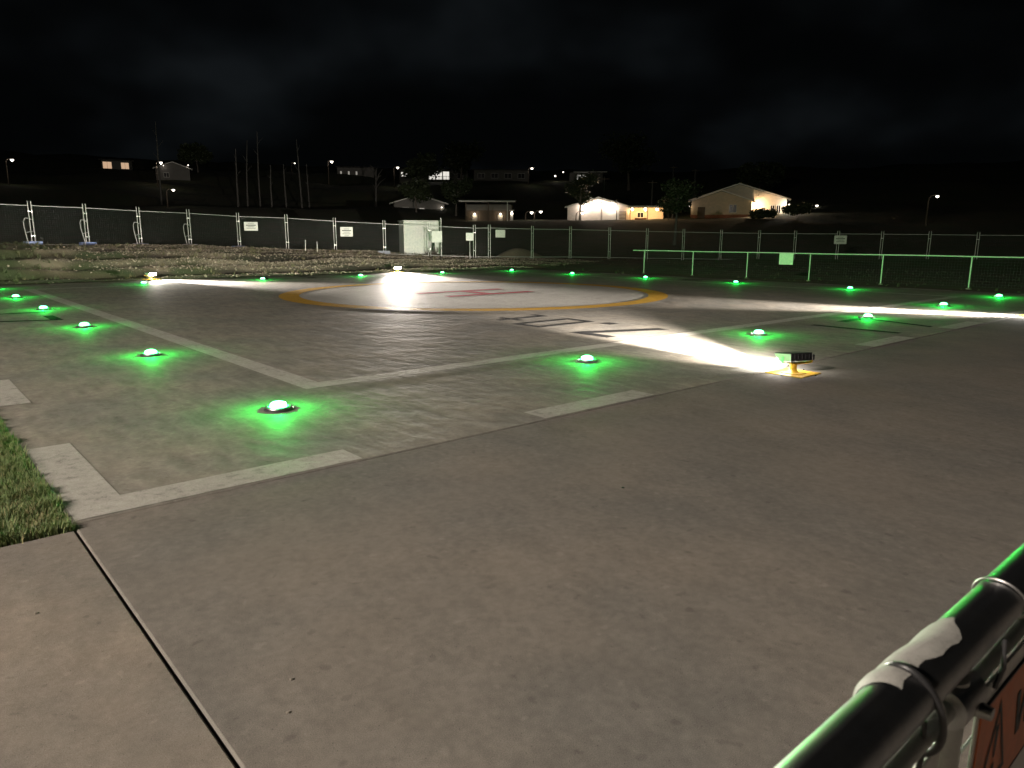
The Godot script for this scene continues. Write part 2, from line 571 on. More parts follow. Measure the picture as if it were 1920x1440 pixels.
func make_pad() -> void:
	var pad := slab("helipad_slab", 0.71, 28.45, -32.25, -5.0, M.pad)
	slab("apron_slab", 0.714, 44.0, -4.974, 26.0, M.apron)
	slab("walkway_slab", -9.0, 0.702, -4.86, 12.0, M.walk)
	var y := 0.004
	var d := 0.33
	# corner marks and dashes along the four edges
	var X0 := 0.735
	var X1 := 28.425
	var Z0 := -5.02
	var Z1 := -32.23
	for cx in [0, 1]:
		for cz in [0, 1]:
			var x: float = X0 if cx == 0 else X1
			var z: float = Z0 if cz == 0 else Z1
			var sx: float = 1.0 if cx == 0 else -1.0
			var sz: float = -1.0 if cz == 0 else 1.0
			patch("corner_marking", [Vector2(x, z), Vector2(x + sx * 2.03, z), Vector2(x + sx * 2.03, z + sz * d), Vector2(x + sx * d, z + sz * d), Vector2(x + sx * d, z + sz * 2.03), Vector2(x, z + sz * 2.03)], y, M.white_paint, pad)
	for i in 6:
		var a := 4.81 + i * 3.76
		patch("edge_dash", rect(a, a + 1.72, Z0 - d, Z0), y, M.white_paint, pad)
		patch("edge_dash", rect(a, a + 1.72, Z1, Z1 + d), y, M.white_paint, pad)
		var b := -9.1 - i * 3.7
		if b - 1.7 > -30.0:
			patch("edge_dash", rect(X0, X0 + d, b - 1.7, b), y, M.white_paint, pad)
			patch("edge_dash", rect(X1 - d, X1, b - 1.7, b), y, M.white_paint, pad)
	# the inner square
	var q0 := Vector2(3.63, -7.86)
	var q1 := Vector2(25.53, -29.4)
	var w := 0.30
	patch("square_line", [q0, Vector2(q1.x, q0.y), Vector2(q1.x - w, q0.y - w), Vector2(q0.x + w, q0.y - w)], y, M.white_paint, pad)
	patch("square_line", [q0, Vector2(q0.x + w, q0.y - w), Vector2(q0.x + w, q1.y + w), Vector2(q0.x, q1.y)], y, M.white_paint, pad)
	patch("square_line", [Vector2(q0.x, q1.y), Vector2(q0.x + w, q1.y + w), Vector2(q1.x - w, q1.y + w), q1], y, M.white_paint, pad)
	patch("square_line", [q1, Vector2(q1.x - w, q1.y + w), Vector2(q1.x - w, q0.y - w), Vector2(q1.x, q0.y)], y, M.white_paint, pad)
	# touchdown circle: pale disc, yellow ring, red H
	var c := Vector2(14.72, -18.75)
	var disc := []
	for k in 96:
		disc.append(c + Vector2(cos(TAU * k / 96.0), sin(TAU * k / 96.0)) * 5.6)
	patch("circle_fill", disc, 0.004, M.disc_paint, pad)
	var s := st()
	for k in 128:
		var a0 := TAU * k / 128.0
		var a1 := TAU * (k + 1) / 128.0
		var e0 := Vector3(cos(a0), 0, sin(a0))
		var e1 := Vector3(cos(a1), 0, sin(a1))
		var cc := Vector3(c.x, 0.008, c.y)
		quad(s, cc + e0 * 5.57, cc + e1 * 5.57, cc + e1 * 6.17, cc + e0 * 6.17, Vector3.UP)
	obj("touchdown_circle", s, M.yellow_paint, pad)
	var X := Vector2(1, 0)
	var Z := Vector2(0, 1)
	strokes("letter_h", [[Vector2(-1.75, -0.98), Vector2(1.75, -0.98), Vector2(1.75, -0.6), Vector2(-1.75, -0.6)], [Vector2(-1.75, 0.6), Vector2(1.75, 0.6), Vector2(1.75, 0.98), Vector2(-1.75, 0.98)], [Vector2(-0.22, -0.6), Vector2(0.22, -0.6), Vector2(0.22, 0.6), Vector2(-0.22, 0.6)]], c, X, Z, 0.008, M.red_paint, pad)
	# 7.0t, read from the far right side: the reader's right is -z, up is -x
	var R := -Z
	var U := -X
	strokes("figure_7", [[Vector2(0, 1.85), Vector2(0, 1.58), Vector2(0.6, 1.58), Vector2(0.0, 0.0), Vector2(0.26, 0.0), Vector2(0.9, 1.62), Vector2(0.9, 1.85)]], Vector2(11.6, -8.62), R, U, y, M.black_paint, pad)
	strokes("full_stop", [[Vector2(0, 0), Vector2(0.28, 0), Vector2(0.28, 0.3), Vector2(0, 0.3)]], Vector2(11.6, -9.92), R, U, y, M.black_paint, pad)
	strokes("figure_0", [[Vector2(0, 0), Vector2(0.82, 0), Vector2(0.82, 0.19), Vector2(0, 0.19)], [Vector2(0, 1.47), Vector2(0.82, 1.47), Vector2(0.82, 1.66), Vector2(0, 1.66)], [Vector2(0, 0.19), Vector2(0.16, 0.19), Vector2(0.16, 1.47), Vector2(0, 1.47)], [Vector2(0.66, 0.19), Vector2(0.82, 0.19), Vector2(0.82, 1.47), Vector2(0.66, 1.47)]], Vector2(11.5, -10.5), R, U, y, M.black_paint, pad)
	strokes("letter_t", [[Vector2(0.1, 0), Vector2(0.56, 0), Vector2(0.56, 0.19), Vector2(0.27, 0.19), Vector2(0.27, 1.45), Vector2(0.1, 1.45)], [Vector2(-0.16, 0.98), Vector2(0.1, 0.98), Vector2(0.1, 1.16), Vector2(-0.16, 1.16)], [Vector2(0.27, 0.98), Vector2(0.5, 0.98), Vector2(0.5, 1.16), Vector2(0.27, 1.16)]], Vector2(11.5, -11.85), R, U, y, M.black_paint, pad)
	# 17 at the middle of each edge, read from outside
	var one := [[Vector2(0, 0), Vector2(0.18, 0), Vector2(0.18, 1.74), Vector2(0, 1.74)]]
	var seven := [[Vector2(0, 1.72), Vector2(0, 1.52), Vector2(0.95, 1.52), Vector2(0.42, 0.0), Vector2(0.62, 0.0), Vector2(1.18, 1.58), Vector2(1.18, 1.74)]]
	for e in [[Vector2(14.45, -5.47), X, -Z], [Vector2(1.15, -20.35), Z, X], [Vector2(14.7, -31.8), -X, Z], [Vector2(28.0, -16.9), -Z, -X]]:
		var o2: Vector2 = e[0]
		var eu: Vector2 = e[1]
		strokes("figure_1", one, o2, e[1], e[2], y, M.black_paint, pad)
		strokes("figure_7", seven, o2 + eu * 1.15, e[1], e[2], y, M.black_paint, pad)

# ---------------------------------------------------------------- lights on the pad
const GREEN := Color(0.07, 1.0, 0.3)

func make_green_light() -> Node3D:
	var t := thing("perimeter_light", "", "light", Vector3.ZERO, 0.0, "green perimeter lights around the pad")
	var s := st()
	lathe(s, Vector3.ZERO, [[0.0, 0.0], [0.15, 0.0], [0.15, 0.014], [0.142, 0.02], [0.0, 0.02]], 28)
	obj("base_plate", s, M.dark_metal, t)
	s = st()
	lathe(s, Vector3.ZERO, [[0.125, 0.02], [0.12, 0.032], [0.105, 0.036], [0.1, 0.03], [0.1, 0.02]], 28)
	obj("rim", s, M.galv, t)
	s = st()
	var prof := [[0.085, 0.021], [0.085, 0.05]]
	for k in 6:
		var a := PI / 2 * (k + 1) / 6.0
		prof.append([0.085 * cos(a), 0.05 + 0.04 * sin(a)])
	lathe(s, Vector3.ZERO, prof, 24)
	obj("light_dome", s, M.green_glow, t)
	for k in 4:
		var a := TAU * k / 4.0 + 0.5
		s = st()
		lathe(s, Vector3(cos(a), 0, sin(a)) * 0.136, [[0.0, 0.0205], [0.008, 0.0205], [0.008, 0.026], [0.0, 0.026]], 6)
		obj("bolt", s, M.galv, t)
	omni(t, Vector3(0, 0.05, 0), GREEN, 4.8, 0.03)
	return t

func make_green_lights() -> void:
	var x0 := 2.96
	var z0 := -7.1
	var sx := 4.66
	var sz := 4.63
	var proto: Node3D = null
	var near := ["nearest the lawn corner", "second from the lawn corner along the apron side", "just beyond the near floodlight, along the apron side", "fourth from the lawn corner along the apron side", "fifth from the lawn corner along the apron side", "at the corner by the low railing"]
	var lft := ["second from the lawn corner along the lawn side", "third from the lawn corner along the lawn side", "fourth from the lawn corner along the lawn side", "fifth from the lawn corner along the lawn side"]
	var back := ["at the far corner by the temporary fence, at the picture's edge", "below the far small floodlight on the fence side", "second along the fence side, between the two far floodlights", "on the fence side just before the glaring floodlight", "on the fence side just past the glaring floodlight", "at the far corner where fence side meets railing side"]
	var rgt := ["on the railing side, second from the near corner", "on the railing side, third from the near corner", "on the railing side, fourth from the near corner", "on the railing side, next to the far corner"]
	var list := []
	for i in 6:
		list.append([i, 0, near[i]])
	for j in 4:
		list.append([0, j + 1, lft[j]])
	for i in 6:
		list.append([i, 5, back[i]])
	for j in 4:
		list.append([5, j + 1, rgt[j]])
	for q in list:
		var at := Vector3(x0 + sx * q[0], 0.0, z0 - sz * q[1])
		var label: String = "glowing green pad light " + q[2]
		if proto == null:
			proto = make_green_light()
			proto.position = at
			proto.set_meta("label", label)
		else:
			copy(proto, "perimeter_light", label, at, 0.37 * q[0] + 1.1 * q[1])

func make_floodlight() -> Node3D:   # shines towards its own -z
	var t := thing("floodlight", "", "floodlight", Vector3.ZERO, 0.0, "low floodlights at the pad's edges")
	var s := st()
	bev(s, Vector3(0, 0.006, 0), Vector3(0.52, 0.012, 0.52), 0.004, Basis(Vector3.UP, 0.38))
	obj("base_plate", s, M.yellow_metal, t)
	s = st()
	lathe(s, Vector3.ZERO, [[0.17, 0.012], [0.165, 0.02], [0.09, 0.024], [0.06, 0.04], [0.045, 0.06], [0.045, 0.125], [0.06, 0.13], [0.06, 0.145], [0.0, 0.145]], 20)
	obj("post", s, M.yellow_metal, t)
	s = st()
	bev(s, Vector3(0, 0.151, 0), Vector3(0.37, 0.008, 0.045), 0.002)
	for k in [-1.0, 1.0]:
		bev(s, Vector3(k * 0.184, 0.19, 0), Vector3(0.008, 0.086, 0.045), 0.002)
	obj("bracket", s, M.galv, t)
	var tilt := Basis(Vector3.RIGHT, -0.10)
	var c := Vector3(0, 0.225, -0.01)
	s = st()
	bev(s, c + tilt * Vector3(0, 0.05, 0), Vector3(0.35, 0.01, 0.31), 0.004, tilt)
	bev(s, c + tilt * Vector3(0, -0.045, 0.03), Vector3(0.35, 0.01, 0.25), 0.004, tilt)
	bev(s, c + tilt * Vector3(0, 0.0025, 0.15), Vector3(0.35, 0.085, 0.01), 0.003, tilt)
	obj("housing", s, M.black_metal, t)
	for k in [-1.0, 1.0]:
		# curved side cheek
		s = st()
		var poly := [Vector2(0.155, 0.045), Vector2(0.155, -0.04), Vector2(-0.02, -0.05), Vector2(-0.09, -0.035), Vector2(-0.13, 0.0), Vector2(-0.16, 0.045)]
		var pv := PackedVector2Array(poly)
		var ix := Geometry2D.triangulate_polygon(pv)
		for xx in [0.168, 0.176]:
			for i in range(0, ix.size(), 3):
				tri(s, c + tilt * Vector3(k * xx, pv[ix[i]].y, pv[ix[i]].x), c + tilt * Vector3(k * xx, pv[ix[i + 1]].y, pv[ix[i + 1]].x), c + tilt * Vector3(k * xx, pv[ix[i + 2]].y, pv[ix[i + 2]].x), Vector3(k * (1.0 if xx > 0.17 else -1.0), 0, 0))
		for i in poly.size():
			var a: Vector2 = poly[i]
			var b: Vector2 = poly[(i + 1) % poly.size()]
			var nrm := Vector2(a.y - b.y, b.x - a.x)
			var mid := (a + b) / 2.0
			if nrm.dot(mid) < 0.0:
				nrm = -nrm
			quad(s, c + tilt * Vector3(k * 0.168, a.y, a.x), c + tilt * Vector3(k * 0.168, b.y, b.x), c + tilt * Vector3(k * 0.176, b.y, b.x), c + tilt * Vector3(k * 0.176, a.y, a.x), tilt * Vector3(0, nrm.y, nrm.x))
		obj("side_cheek", s, M.cheek, t)
	for k in 5:
		s = st()
		bev(s, c + tilt * Vector3(-0.12 + k * 0.06, 0.0025, 0.162), Vector3(0.008, 0.07, 0.014), 0.002, tilt)
		obj("cooling_fin", s, M.black_metal, t)
	s = st()
	bev(s, c + tilt * Vector3(0, 0.0, -0.125), Vector3(0.33, 0.088, 0.008), 0.0, tilt)
	obj("lamp_lens", s, M.flood_glow, t)
	s = st()
	bev(s, Vector3(0.205, 0.225, 0.09), Vector3(0.05, 0.075, 0.08), 0.008)
	obj("junction_box", s, M.black_metal, t)
	s = st()
	tube(s, [Vector3(0.205, 0.185, 0.1), Vector3(0.2, 0.165, 0.1), Vector3(0.17, 0.155, 0.08), Vector3(0.08, 0.14, 0.04), Vector3(0.02, 0.13, 0.01)], [0.018, 0.018, 0.016, 0.014, 0.014], 10)
	obj("conduit", s, M.yellow_metal, t)
	for k in 4:
		s = st()
		var a := TAU * k / 4.0 + 0.38 + PI / 4
		lathe(s, Vector3(cos(a), 0, sin(a)) * 0.31, [[0.0, 0.0122], [0.012, 0.0122], [0.012, 0.024], [0.0, 0.024]], 6)
		obj("bolt", s, M.dark_metal, t)
	var l := SpotLight3D.new()
	l.name = "beam"
	l.position = c + tilt * Vector3(0, 0, -0.15)
	l.rotation.x = -0.05
	l.light_color = Color(1.0, 0.95, 0.9)
	l.light_energy = FLOOD
	l.light_size = 0.05
	l.spot_range = 120.0
	l.spot_attenuation = 2.0
	l.spot_angle = 18.0
	l.spot_angle_attenuation = 1.0
	l.shadow_enabled = true
	t.add_child(l, true)
	var w := l.duplicate()
	w.name = "spill"
	w.light_energy = FLOOD * 0.05
	w.spot_angle = 46.0
	t.add_child(w, true)
	return t

const FLOOD := 1900.0

func make_floodlights() -> void:
	var c := Vector2(14.58, -18.63)
	var spots := [[Vector2(9.02, -4.68), "black floodlight on yellow base at the near edge of the pad"], [Vector2(20.16, -4.68), "floodlight at the apron edge of the pad just outside the view"], [Vector2(8.6, -33.0), "small shining floodlight far off at the fence side of the pad"], [Vector2(20.6, -32.9), "glaring floodlight facing the viewer in front of the white shed"]]
	var proto: Node3D = null
	for q in spots:
		var p: Vector2 = q[0]
		var d := (c - p).normalized()
		var turn := atan2(-d.x, -d.y)
		var y := 0.0
		if p.y < -32.25:
			y = ground_y(p.x, p.y) + 0.03
		if proto == null:
			proto = make_floodlight()
			proto.position = Vector3(p.x, y, p.y)
			proto.rotation.y = turn
			proto.set_meta("label", q[1])
		else:
			copy(proto, "floodlight", q[1], Vector3(p.x, y, p.y), turn)

# ---------------------------------------------------------------- near railing
func make_near_railing() -> void:
	var z := -0.246
	var y := 1.274
	var t := thing("pipe_railing", "thick steel pipe railing close to the viewer with taped joint", "railing", Vector3(0.6, 0, z))
	var s := st()
	var pts := []
	var rad := []
	for k in 41:
		pts.append(Vector3(-1.6 + k * 0.15, y, 0))
		rad.append(0.029)
	tube(s, pts, rad, 40)
	obj("top_rail", s, M.rail, t)
	s = st()
	tube(s, [Vector3(-1.6, y - 0.056, 0.014), Vector3(0.28, y - 0.056, 0.014)], [0.0115, 0.0115], 16)
	obj("mesh_frame", s, M.rail_paint, t)
	s = st()
	tube(s, [Vector3(0.32, y - 0.056, 0.014), Vector3(4.4, y - 0.056, 0.014)], [0.0115, 0.0115], 16)
	obj("mesh_frame", s, M.rail_paint, t)
	for px in [0.3, 3.2, -1.4]:
		s = st()
		tube(s, [Vector3(px, 0.0, 0.002), Vector3(px, y - 0.03, 0.002)], [0.024, 0.024], 20)
		obj("post", s, M.rail_paint, t)
		s = st()
		tube(s, [Vector3(px - 0.035, y - 0.056, 0.014), Vector3(px + 0.035, y - 0.056, 0.014)], [0.024, 0.024], 18)
		obj("clamp", s, M.galv, t)
		s = st()
		tube(s, [Vector3(px + 0.012, y - 0.065, 0.03), Vector3(px + 0.012, y - 0.065, 0.05)], [0.011, 0.008], 8)
		obj("clamp_bolt", s, M.galv, t)
	# woven mesh infill
	s = st()
	for k in 40:
		var x := -1.55 + k * 0.1
		if x > 3.1:
			break
		tube(s, [Vector3(x, y - 0.08, 0.012), Vector3(x, 0.12, 0.012)], [0.0018, 0.0018], 4, false)
	for k in 11:
		tube(s, [Vector3(-1.55, 0.12 + k * 0.1, 0.0145), Vector3(3.1, 0.12 + k * 0.1, 0.0145)], [0.0018, 0.0018], 4, false)
	obj("wire_mesh", s, M.wire, t)
	# tape wound round the pipe
	s = st()
	var sides := 40
	var prev := []
	for i in 15:
		var f := i / 14.0
		var x := 0.12 + f * 0.2
		var ring := []
		for k in sides + 1:
			var lo := 1.22 + 0.16 * sin(f * 7.0) + 0.07 * sin(f * 23.0) + 0.5 * smoothstep(0.8, 1.0, f)
			var a := lo + (3.9 - lo) * k / sides
			var edge := sin(PI * clampf(k / float(sides), 0.02, 0.98))
			var bump := (sin(PI * f) ** 0.5 * 0.004 + 0.002 * sin(f * 9.0 + a * 2.0) * sin(PI * f) + 0.005 * exp(-pow((f - 0.1) / 0.07, 2.0))) * edge ** 0.5
			ring.append(Vector3(x + 0.012 * sin(a + 0.6), y + sin(a) * (0.0293 + bump), cos(a) * (0.0293 + bump)))
		if prev:
			for k in sides:
				quad(s, prev[k], prev[k + 1], ring[k + 1], ring[k], prev[k] - Vector3(prev[k].x, y, 0))
		prev = ring
	s.index()
	s.generate_normals()
	obj("tape_wrap", s, M.tape, t)
	# tie wire and straps
	for q in [[0.475, 0.0022, 0.05, M.galv, "tie_wire", 0.03], [0.165, 0.0042, 0.0, M.rubber, "strap", 0.055], [0.174, 0.0022, 0.0, M.galv, "strap_edge", 0.06]]:
		s = st()
		var rp := []
		var rr := []
		for k in 37:
			var a := TAU * k / 36.0
			rp.append(Vector3(q[0] + q[5] * (1.0 - sin(a)) * 0.5, y + sin(a) * (0.0297 + q[1]) - (0.03 * (1.0 - sin(a)) if q[4] == "strap" or q[4] == "strap_edge" else 0.0), cos(a) * (0.0297 + q[1])))
			rr.append(q[1])
		tube(s, rp, rr, 8, false)
		obj(q[4], s, q[3], t)
	# the warning sign hung under the rail
	var sg := thing("warning_sign", "white and orange warning sign hung under the near railing", "sign", Vector3(0.93, 0.048, z + 0.03))
	s = st()
	bev(s, Vector3(0.3, 0.88, 0), Vector3(0.6, 0.58, 0.004), 0.001)
	obj("board", s, M.sign_white, sg)
	s = st()
	bev(s, Vector3(0.3, 1.058, 0.0035), Vector3(0.588, 0.166, 0.002), 0.0)
	obj("orange_panel", s, M.orange, sg)
	s = st()
	bev(s, Vector3(0.3, 1.1425, 0.0035), Vector3(0.59, 0.003, 0.003), 0.0)
	obj("border_line", s, M.print, sg)
	s = st()
	bev(s, Vector3(0.3, 0.9735, 0.0035), Vector3(0.59, 0.003, 0.003), 0.0)
	obj("border_line", s, M.print, sg)
	# warning triangle
	s = st()
	var a := Vector2(0.085, 1.128)
	var b := Vector2(0.025, 1.0)
	var c := Vector2(0.145, 1.0)
	var m := (a + b + c) / 3.0
	var tv := [a, b, c]
	for k in 3:
		var p0: Vector2 = tv[k]
		var p1: Vector2 = tv[(k + 1) % 3]
		var i0 := p0.lerp(m, 0.22)
		var i1 := p1.lerp(m, 0.22)
		quad(s, Vector3(p0.x, p0.y, 0.0052), Vector3(p1.x, p1.y, 0.0052), Vector3(i1.x, i1.y, 0.0052), Vector3(i0.x, i0.y, 0.0052), Vector3.BACK)
	quad(s, Vector3(0.078, 1.09, 0.0052), Vector3(0.092, 1.09, 0.0052), Vector3(0.089, 1.043, 0.0052), Vector3(0.081, 1.043, 0.0052), Vector3.BACK)
	quad(s, Vector3(0.079, 1.033, 0.0052), Vector3(0.091, 1.033, 0.0052), Vector3(0.091, 1.02, 0.0052), Vector3(0.079, 1.02, 0.0052), Vector3.BACK)
	obj("warning_triangle", s, M.print, sg)
	var tm := TextMesh.new()
	var f := SystemFont.new()
	f.font_names = PackedStringArray(["Droid Sans"])
	f.font_weight = 700
	tm.font = f
	tm.text = "WARNING"
	tm.font_size = 32
	tm.pixel_size = 0.0031
	tm.depth = 0.0008
	tm.horizontal_alignment = HORIZONTAL_ALIGNMENT_LEFT
	tm.material = M.print
	var ti := MeshInstance3D.new()
	ti.name = "lettering"
	ti.mesh = tm
	ti.position = Vector3(0.165, 1.062, 0.0052)
	sg.add_child(ti)
	for k in 2:
		s = st()
		tube(s, [Vector3(0.045 + k * 0.5, 1.16, 0.004), Vector3(0.045 + k * 0.5, 1.19, 0.01), Vector3(0.05 + k * 0.5, 1.225, 0.006)], [0.003, 0.003, 0.003], 6)
		obj("cable_tie", s, M.rubber, sg)
	var nb := thing("notice_board", "plain pale panel under the near railing beside the warning sign", "panel", Vector3(0.58, 0.02, z + 0.012))
	s = st()
	bev(s, Vector3(0.06, 0.86, 0), Vector3(0.46, 0.58, 0.004), 0.001)
	obj("board", s, M.sign_white, nb)
	for k in 2:
		s = st()
		tube(s, [Vector3(-0.1 + k * 0.3, 1.14, 0.004), Vector3(-0.1 + k * 0.3, 1.19, 0.01), Vector3(-0.095 + k * 0.3, 1.225, 0.006)], [0.003, 0.003, 0.003], 6)
		obj("cable_tie", s, M.rubber, nb)

# ---------------------------------------------------------------- low railing at the far right
func make_low_railing() -> void:
	var x := 30.3
	var zs := [-24.35, -21.33, -18.35, -15.35, -12.34, -9.2, -6.1, -3.1]
	var t := thing("low_railing", "low pale railing of posts and one long top rail beyond the pad", "railing", Vector3(x, 0, -24.35))
	var s := st()
	var pts := []
	var rad := []
	for k in 12:
		pts.append(Vector3(0, 1.15 + 0.006 * sin(k * 2.1), -0.75 + k * 2.05))
		rad.append(0.025)
	tube(s, pts, rad, 12)
	obj("top_rail", s, M.rail_paint, t)
	for z in zs:
		s = st()
		var gy := ground_y(x, z)
		tube(s, [Vector3(0, gy - 0.1, z + 24.35), Vector3(0, 1.13, z + 24.35)], [0.025, 0.025], 12)
		obj("post", s, M.rail_paint, t)
		s = st()
		lathe(s, Vector3(0, gy, z + 24.35), [[0.09, -0.05], [0.09, 0.03], [0.05, 0.05], [0.0, 0.05]], 12)
		obj("footing", s, M.walk, t)
	# wire mesh under the rail
	s = st()
	var k2 := 0.0
	while k2 < 21.2:
		tube(s, [Vector3(0, 0.06, k2), Vector3(0, 1.12, k2)], [0.0016, 0.0016], 3, false)
		k2 += 0.1
	for q in 11:
		tube(s, [Vector3(0.003, 0.06 + q * 0.1, 0), Vector3(0.003, 0.06 + q * 0.1, 21.2)], [0.0016, 0.0016], 3, false)
	obj("wire_mesh", s, M.wire, t)
	var sg := thing("notice_sign", "small blank pale sign hung on the low railing", "sign", Vector3(30.26, 0.9, -16.43), -PI / 2)
	s = st()
	bev(s, Vector3.ZERO, Vector3(0.66, 0.5, 0.012), 0.003)
	obj("board", s, M.sign_white, sg)
	for k in [-1.0, 1.0]:
		s = st()
		tube(s, [Vector3(k * 0.26, 0.22, 0.0), Vector3(k * 0.26, 0.27, -0.02)], [0.006, 0.006], 6)
		obj("hook", s, M.galv, sg)

# ---------------------------------------------------------------- temporary fence
const POSTS := [[-1.0, 1.42, -44.1], [1.5, 1.38, -43.9], [3.95, 1.34, -43.82], [6.13, 1.3, -43.77], [8.57, 1.26, -43.97], [11.29, 1.19, -44.59], [14.03, 1.14, -44.86], [16.93, 1.02, -44.92], [19.73, 0.97, -44.3], [22.38, 0.8, -43.03], [25.09, 0.66, -41.5], [27.81, 0.55, -40.34], [30.52, 0.43, -38.98], [31.3, 0.45, -38.35], [34.49, 0.4, -37.56], [37.1, 0.39, -36.44], [39.71, 0.34, -35.1], [42.19, 0.29, -33.71], [44.55, 0.25, -32.26], [46.88, 0.21, -30.64], [49.13, 0.18, -28.9], [50.78, 0.16, -26.98], [52.51, 0.15, -24.63], [54.11, 0.14, -22.23], [55.63, 0.11, -19.66], [56.99, 0.08, -17.09], [58.25, 0.06, -14.4]]

func make_fence() -> void:
	for i in POSTS.size() - 1:
		var a := Vector3(POSTS[i][0], POSTS[i][1], POSTS[i][2])
		var b := Vector3(POSTS[i + 1][0], POSTS[i + 1][1], POSTS[i + 1][2])
		var flat := Vector3(b.x - a.x, 0, b.z - a.z)
		var L := flat.length() - 0.14
		var dirv := flat.normalized()
		var turn := atan2(-dirv.z, dirv.x)
		var label := "wire mesh temporary fence panel"
		match i:
			2: label += " at the open end of the fence, with a brace"
			3: label += ", second with brace and blue foot, from the lawn side"
			4: label += ", third with brace and foot, from the lawn side"
			5: label += ", fourth with brace and foot, from the lawn side"
			6: label += " with a brace, next before the square white sign"
			7: label += " carrying the square white sign"
			8: label += " behind the two short pegs"
			9: label += " forming a gate with a white printed notice"
			10: label += " between the gate and the white shed"
			11: label += " in front of the white shed"
			12: label = "narrow short wire fence panel beside the small post sign"
			13: label += " with a pale sign, below the lit carport"
			14: label += ", first past the pale signs towards the railing"
			15: label += ", second past the pale signs towards the railing"
			16: label += " just short of where the low railing begins"
			0, 1: label = "wire mesh fence"
			_: label += ", %s past the low railing's end" % ["first", "second", "third", "fourth", "fifth", "sixth", "seventh", "eighth", "ninth", "tenth", "eleventh"][clampi(i - 17, 0, 10)]
		if i == 0:
			label += " farthest out, outside the view"
		elif i == 1:
			label += ", next to last, outside the view"
		var t := thing("temporary_fence", label, "fence", a, turn, "temporary fence panels")
		var rise := (b.y - a.y) / flat.length()
		var s := st()
		for e in [0.06, 0.06 + L]:
			s = st()
			tube(s, [Vector3(e, rise * e - 0.12, 0), Vector3(e, rise * e + 2.2, 0)], [0.024, 0.024], 10)
			obj("post", s, M.fence_steel, t)
		s = st()
		tube(s, [Vector3(0.06, rise * 0.06 + 1.98, 0), Vector3(0.06 + L, rise * L + 1.98, 0)], [0.022, 0.022], 10)
		obj("top_rail", s, M.fence_steel, t)
		s = st()
		tube(s, [Vector3(0.06, rise * 0.06 + 0.08, 0), Vector3(0.06 + L, rise * L + 0.08, 0)], [0.02, 0.02], 10)
		obj("bottom_rail", s, M.fence_steel, t)
		s = st()
		var nx := int(L / 0.1)
		for k in nx:
			var x := 0.06 + (k + 0.5) * L / nx
			bev(s, Vector3(x, rise * x + 1.03, 0), Vector3(0.0026, 1.88, 0.0026))
		var bs := Basis(Vector3.BACK, atan(rise))
		for k in 18:
			bev(s, Vector3(0.06 + L / 2, rise * (0.06 + L / 2) + 0.18 + k * 0.1, 0.006), Vector3(L, 0.0026, 0.0026), 0.0, bs)
		obj("wire_mesh", s, M.wire, t)
		for h in [0.5, 1.7]:
			s = st()
			bev(s, Vector3(-0.01, h, 0), Vector3(0.2, 0.05, 0.06), 0.006)
			obj("coupler", s, M.galv, t)
		if i >= 2 and i <= 7 and i != 7:
			# slanting hoop brace behind the joint
			s = st()
			tube(s, [Vector3(-0.36, 0.0, 0.6), Vector3(-0.42, 0.9, 0.32), Vector3(-0.4, 1.2, 0.22), Vector3(-0.3, 1.36, 0.12), Vector3(-0.12, 1.36, 0.05), Vector3(0.0, 1.3, 0.03)], [0.024, 0.024, 0.024, 0.024, 0.024, 0.024], 8)
			tube(s, [Vector3(-0.4, 0.66, 0.39), Vector3(0.0, 0.72, 0.02)], [0.02, 0.02], 8)
			obj("brace", s, M.fence_steel, t)
		# foot block
		if i >= 2 and i <= 10 and i != 8 and i != 9:
			var blue := i in [3, 4, 7]
			var lab := "%s foot block under the %s joint of the temporary fence" % ["blue" if blue else "dull grey blue", ["first", "second", "third", "fourth", "fifth", "sixth", "", "", "gate"][i - 2]]
			var fb := thing("foot_block", lab, "foot block", Vector3(a.x, maxf(a.y, ground_y(a.x, a.z + 0.3)) + 0.06, a.z), turn, "fence foot blocks")
			s = st()
			bev(s, Vector3(-0.1, 0.05, 0.2), Vector3(0.8, 0.24, 0.3), 0.03)
			obj("block", s, M.blue_plastic if blue else M.foot_dull, fb)
			s = st()
			bev(s, Vector3(-0.1, 0.18, 0.2), Vector3(0.16, 0.02, 0.12), 0.006)
			obj("handle", s, M.foot_dull, fb)
	# signs on the fence
	sign_on_fence("printed white sign on the fence beside the fifth braced joint", Vector3(17.64, 2.42, -44.78), 0.8, 0.52, 7, 4, M.sign_white)
	sign_on_fence("white notice with dark printed lines at the fence gate", Vector3(22.98, 2.13, -42.62), 0.78, 0.6, 9, 5, M.sign_white)
	sign_on_fence("plain grey green box cover on the fence before the shed", Vector3(28.22, 1.84, -40.08), 0.7, 0.74, 11, 0, M.shed)
	sign_on_fence("pale square sign on the fence panel below the lit carport", Vector3(32.05, 2.06, -38.08), 0.72, 0.5, 13, 0, M.sign_white)
	sign_on_fence("small white printed sign on the dim fence above the low railing", Vector3(52.5, 1.72, -24.45), 0.84, 0.6, 21, 4, M.sign_white)
	# sign on its own stake
	var ps := thing("post_sign", "small pale square sign on a short stake before the fence", "sign", Vector3(29.75, ground_y(29.75, -38.5), -38.5), -0.66)
	var s2 := st()
	tube(s2, [Vector3(0, -0.1, 0), Vector3(0, 1.3, 0)], [0.022, 0.022], 8)
	obj("stake", s2, M.rail_paint, ps)
	s2 = st()
	bev(s2, Vector3(0, 1.5, 0.03), Vector3(0.5, 0.5, 0.012), 0.003)
	obj("board", s2, M.sign_white, ps)
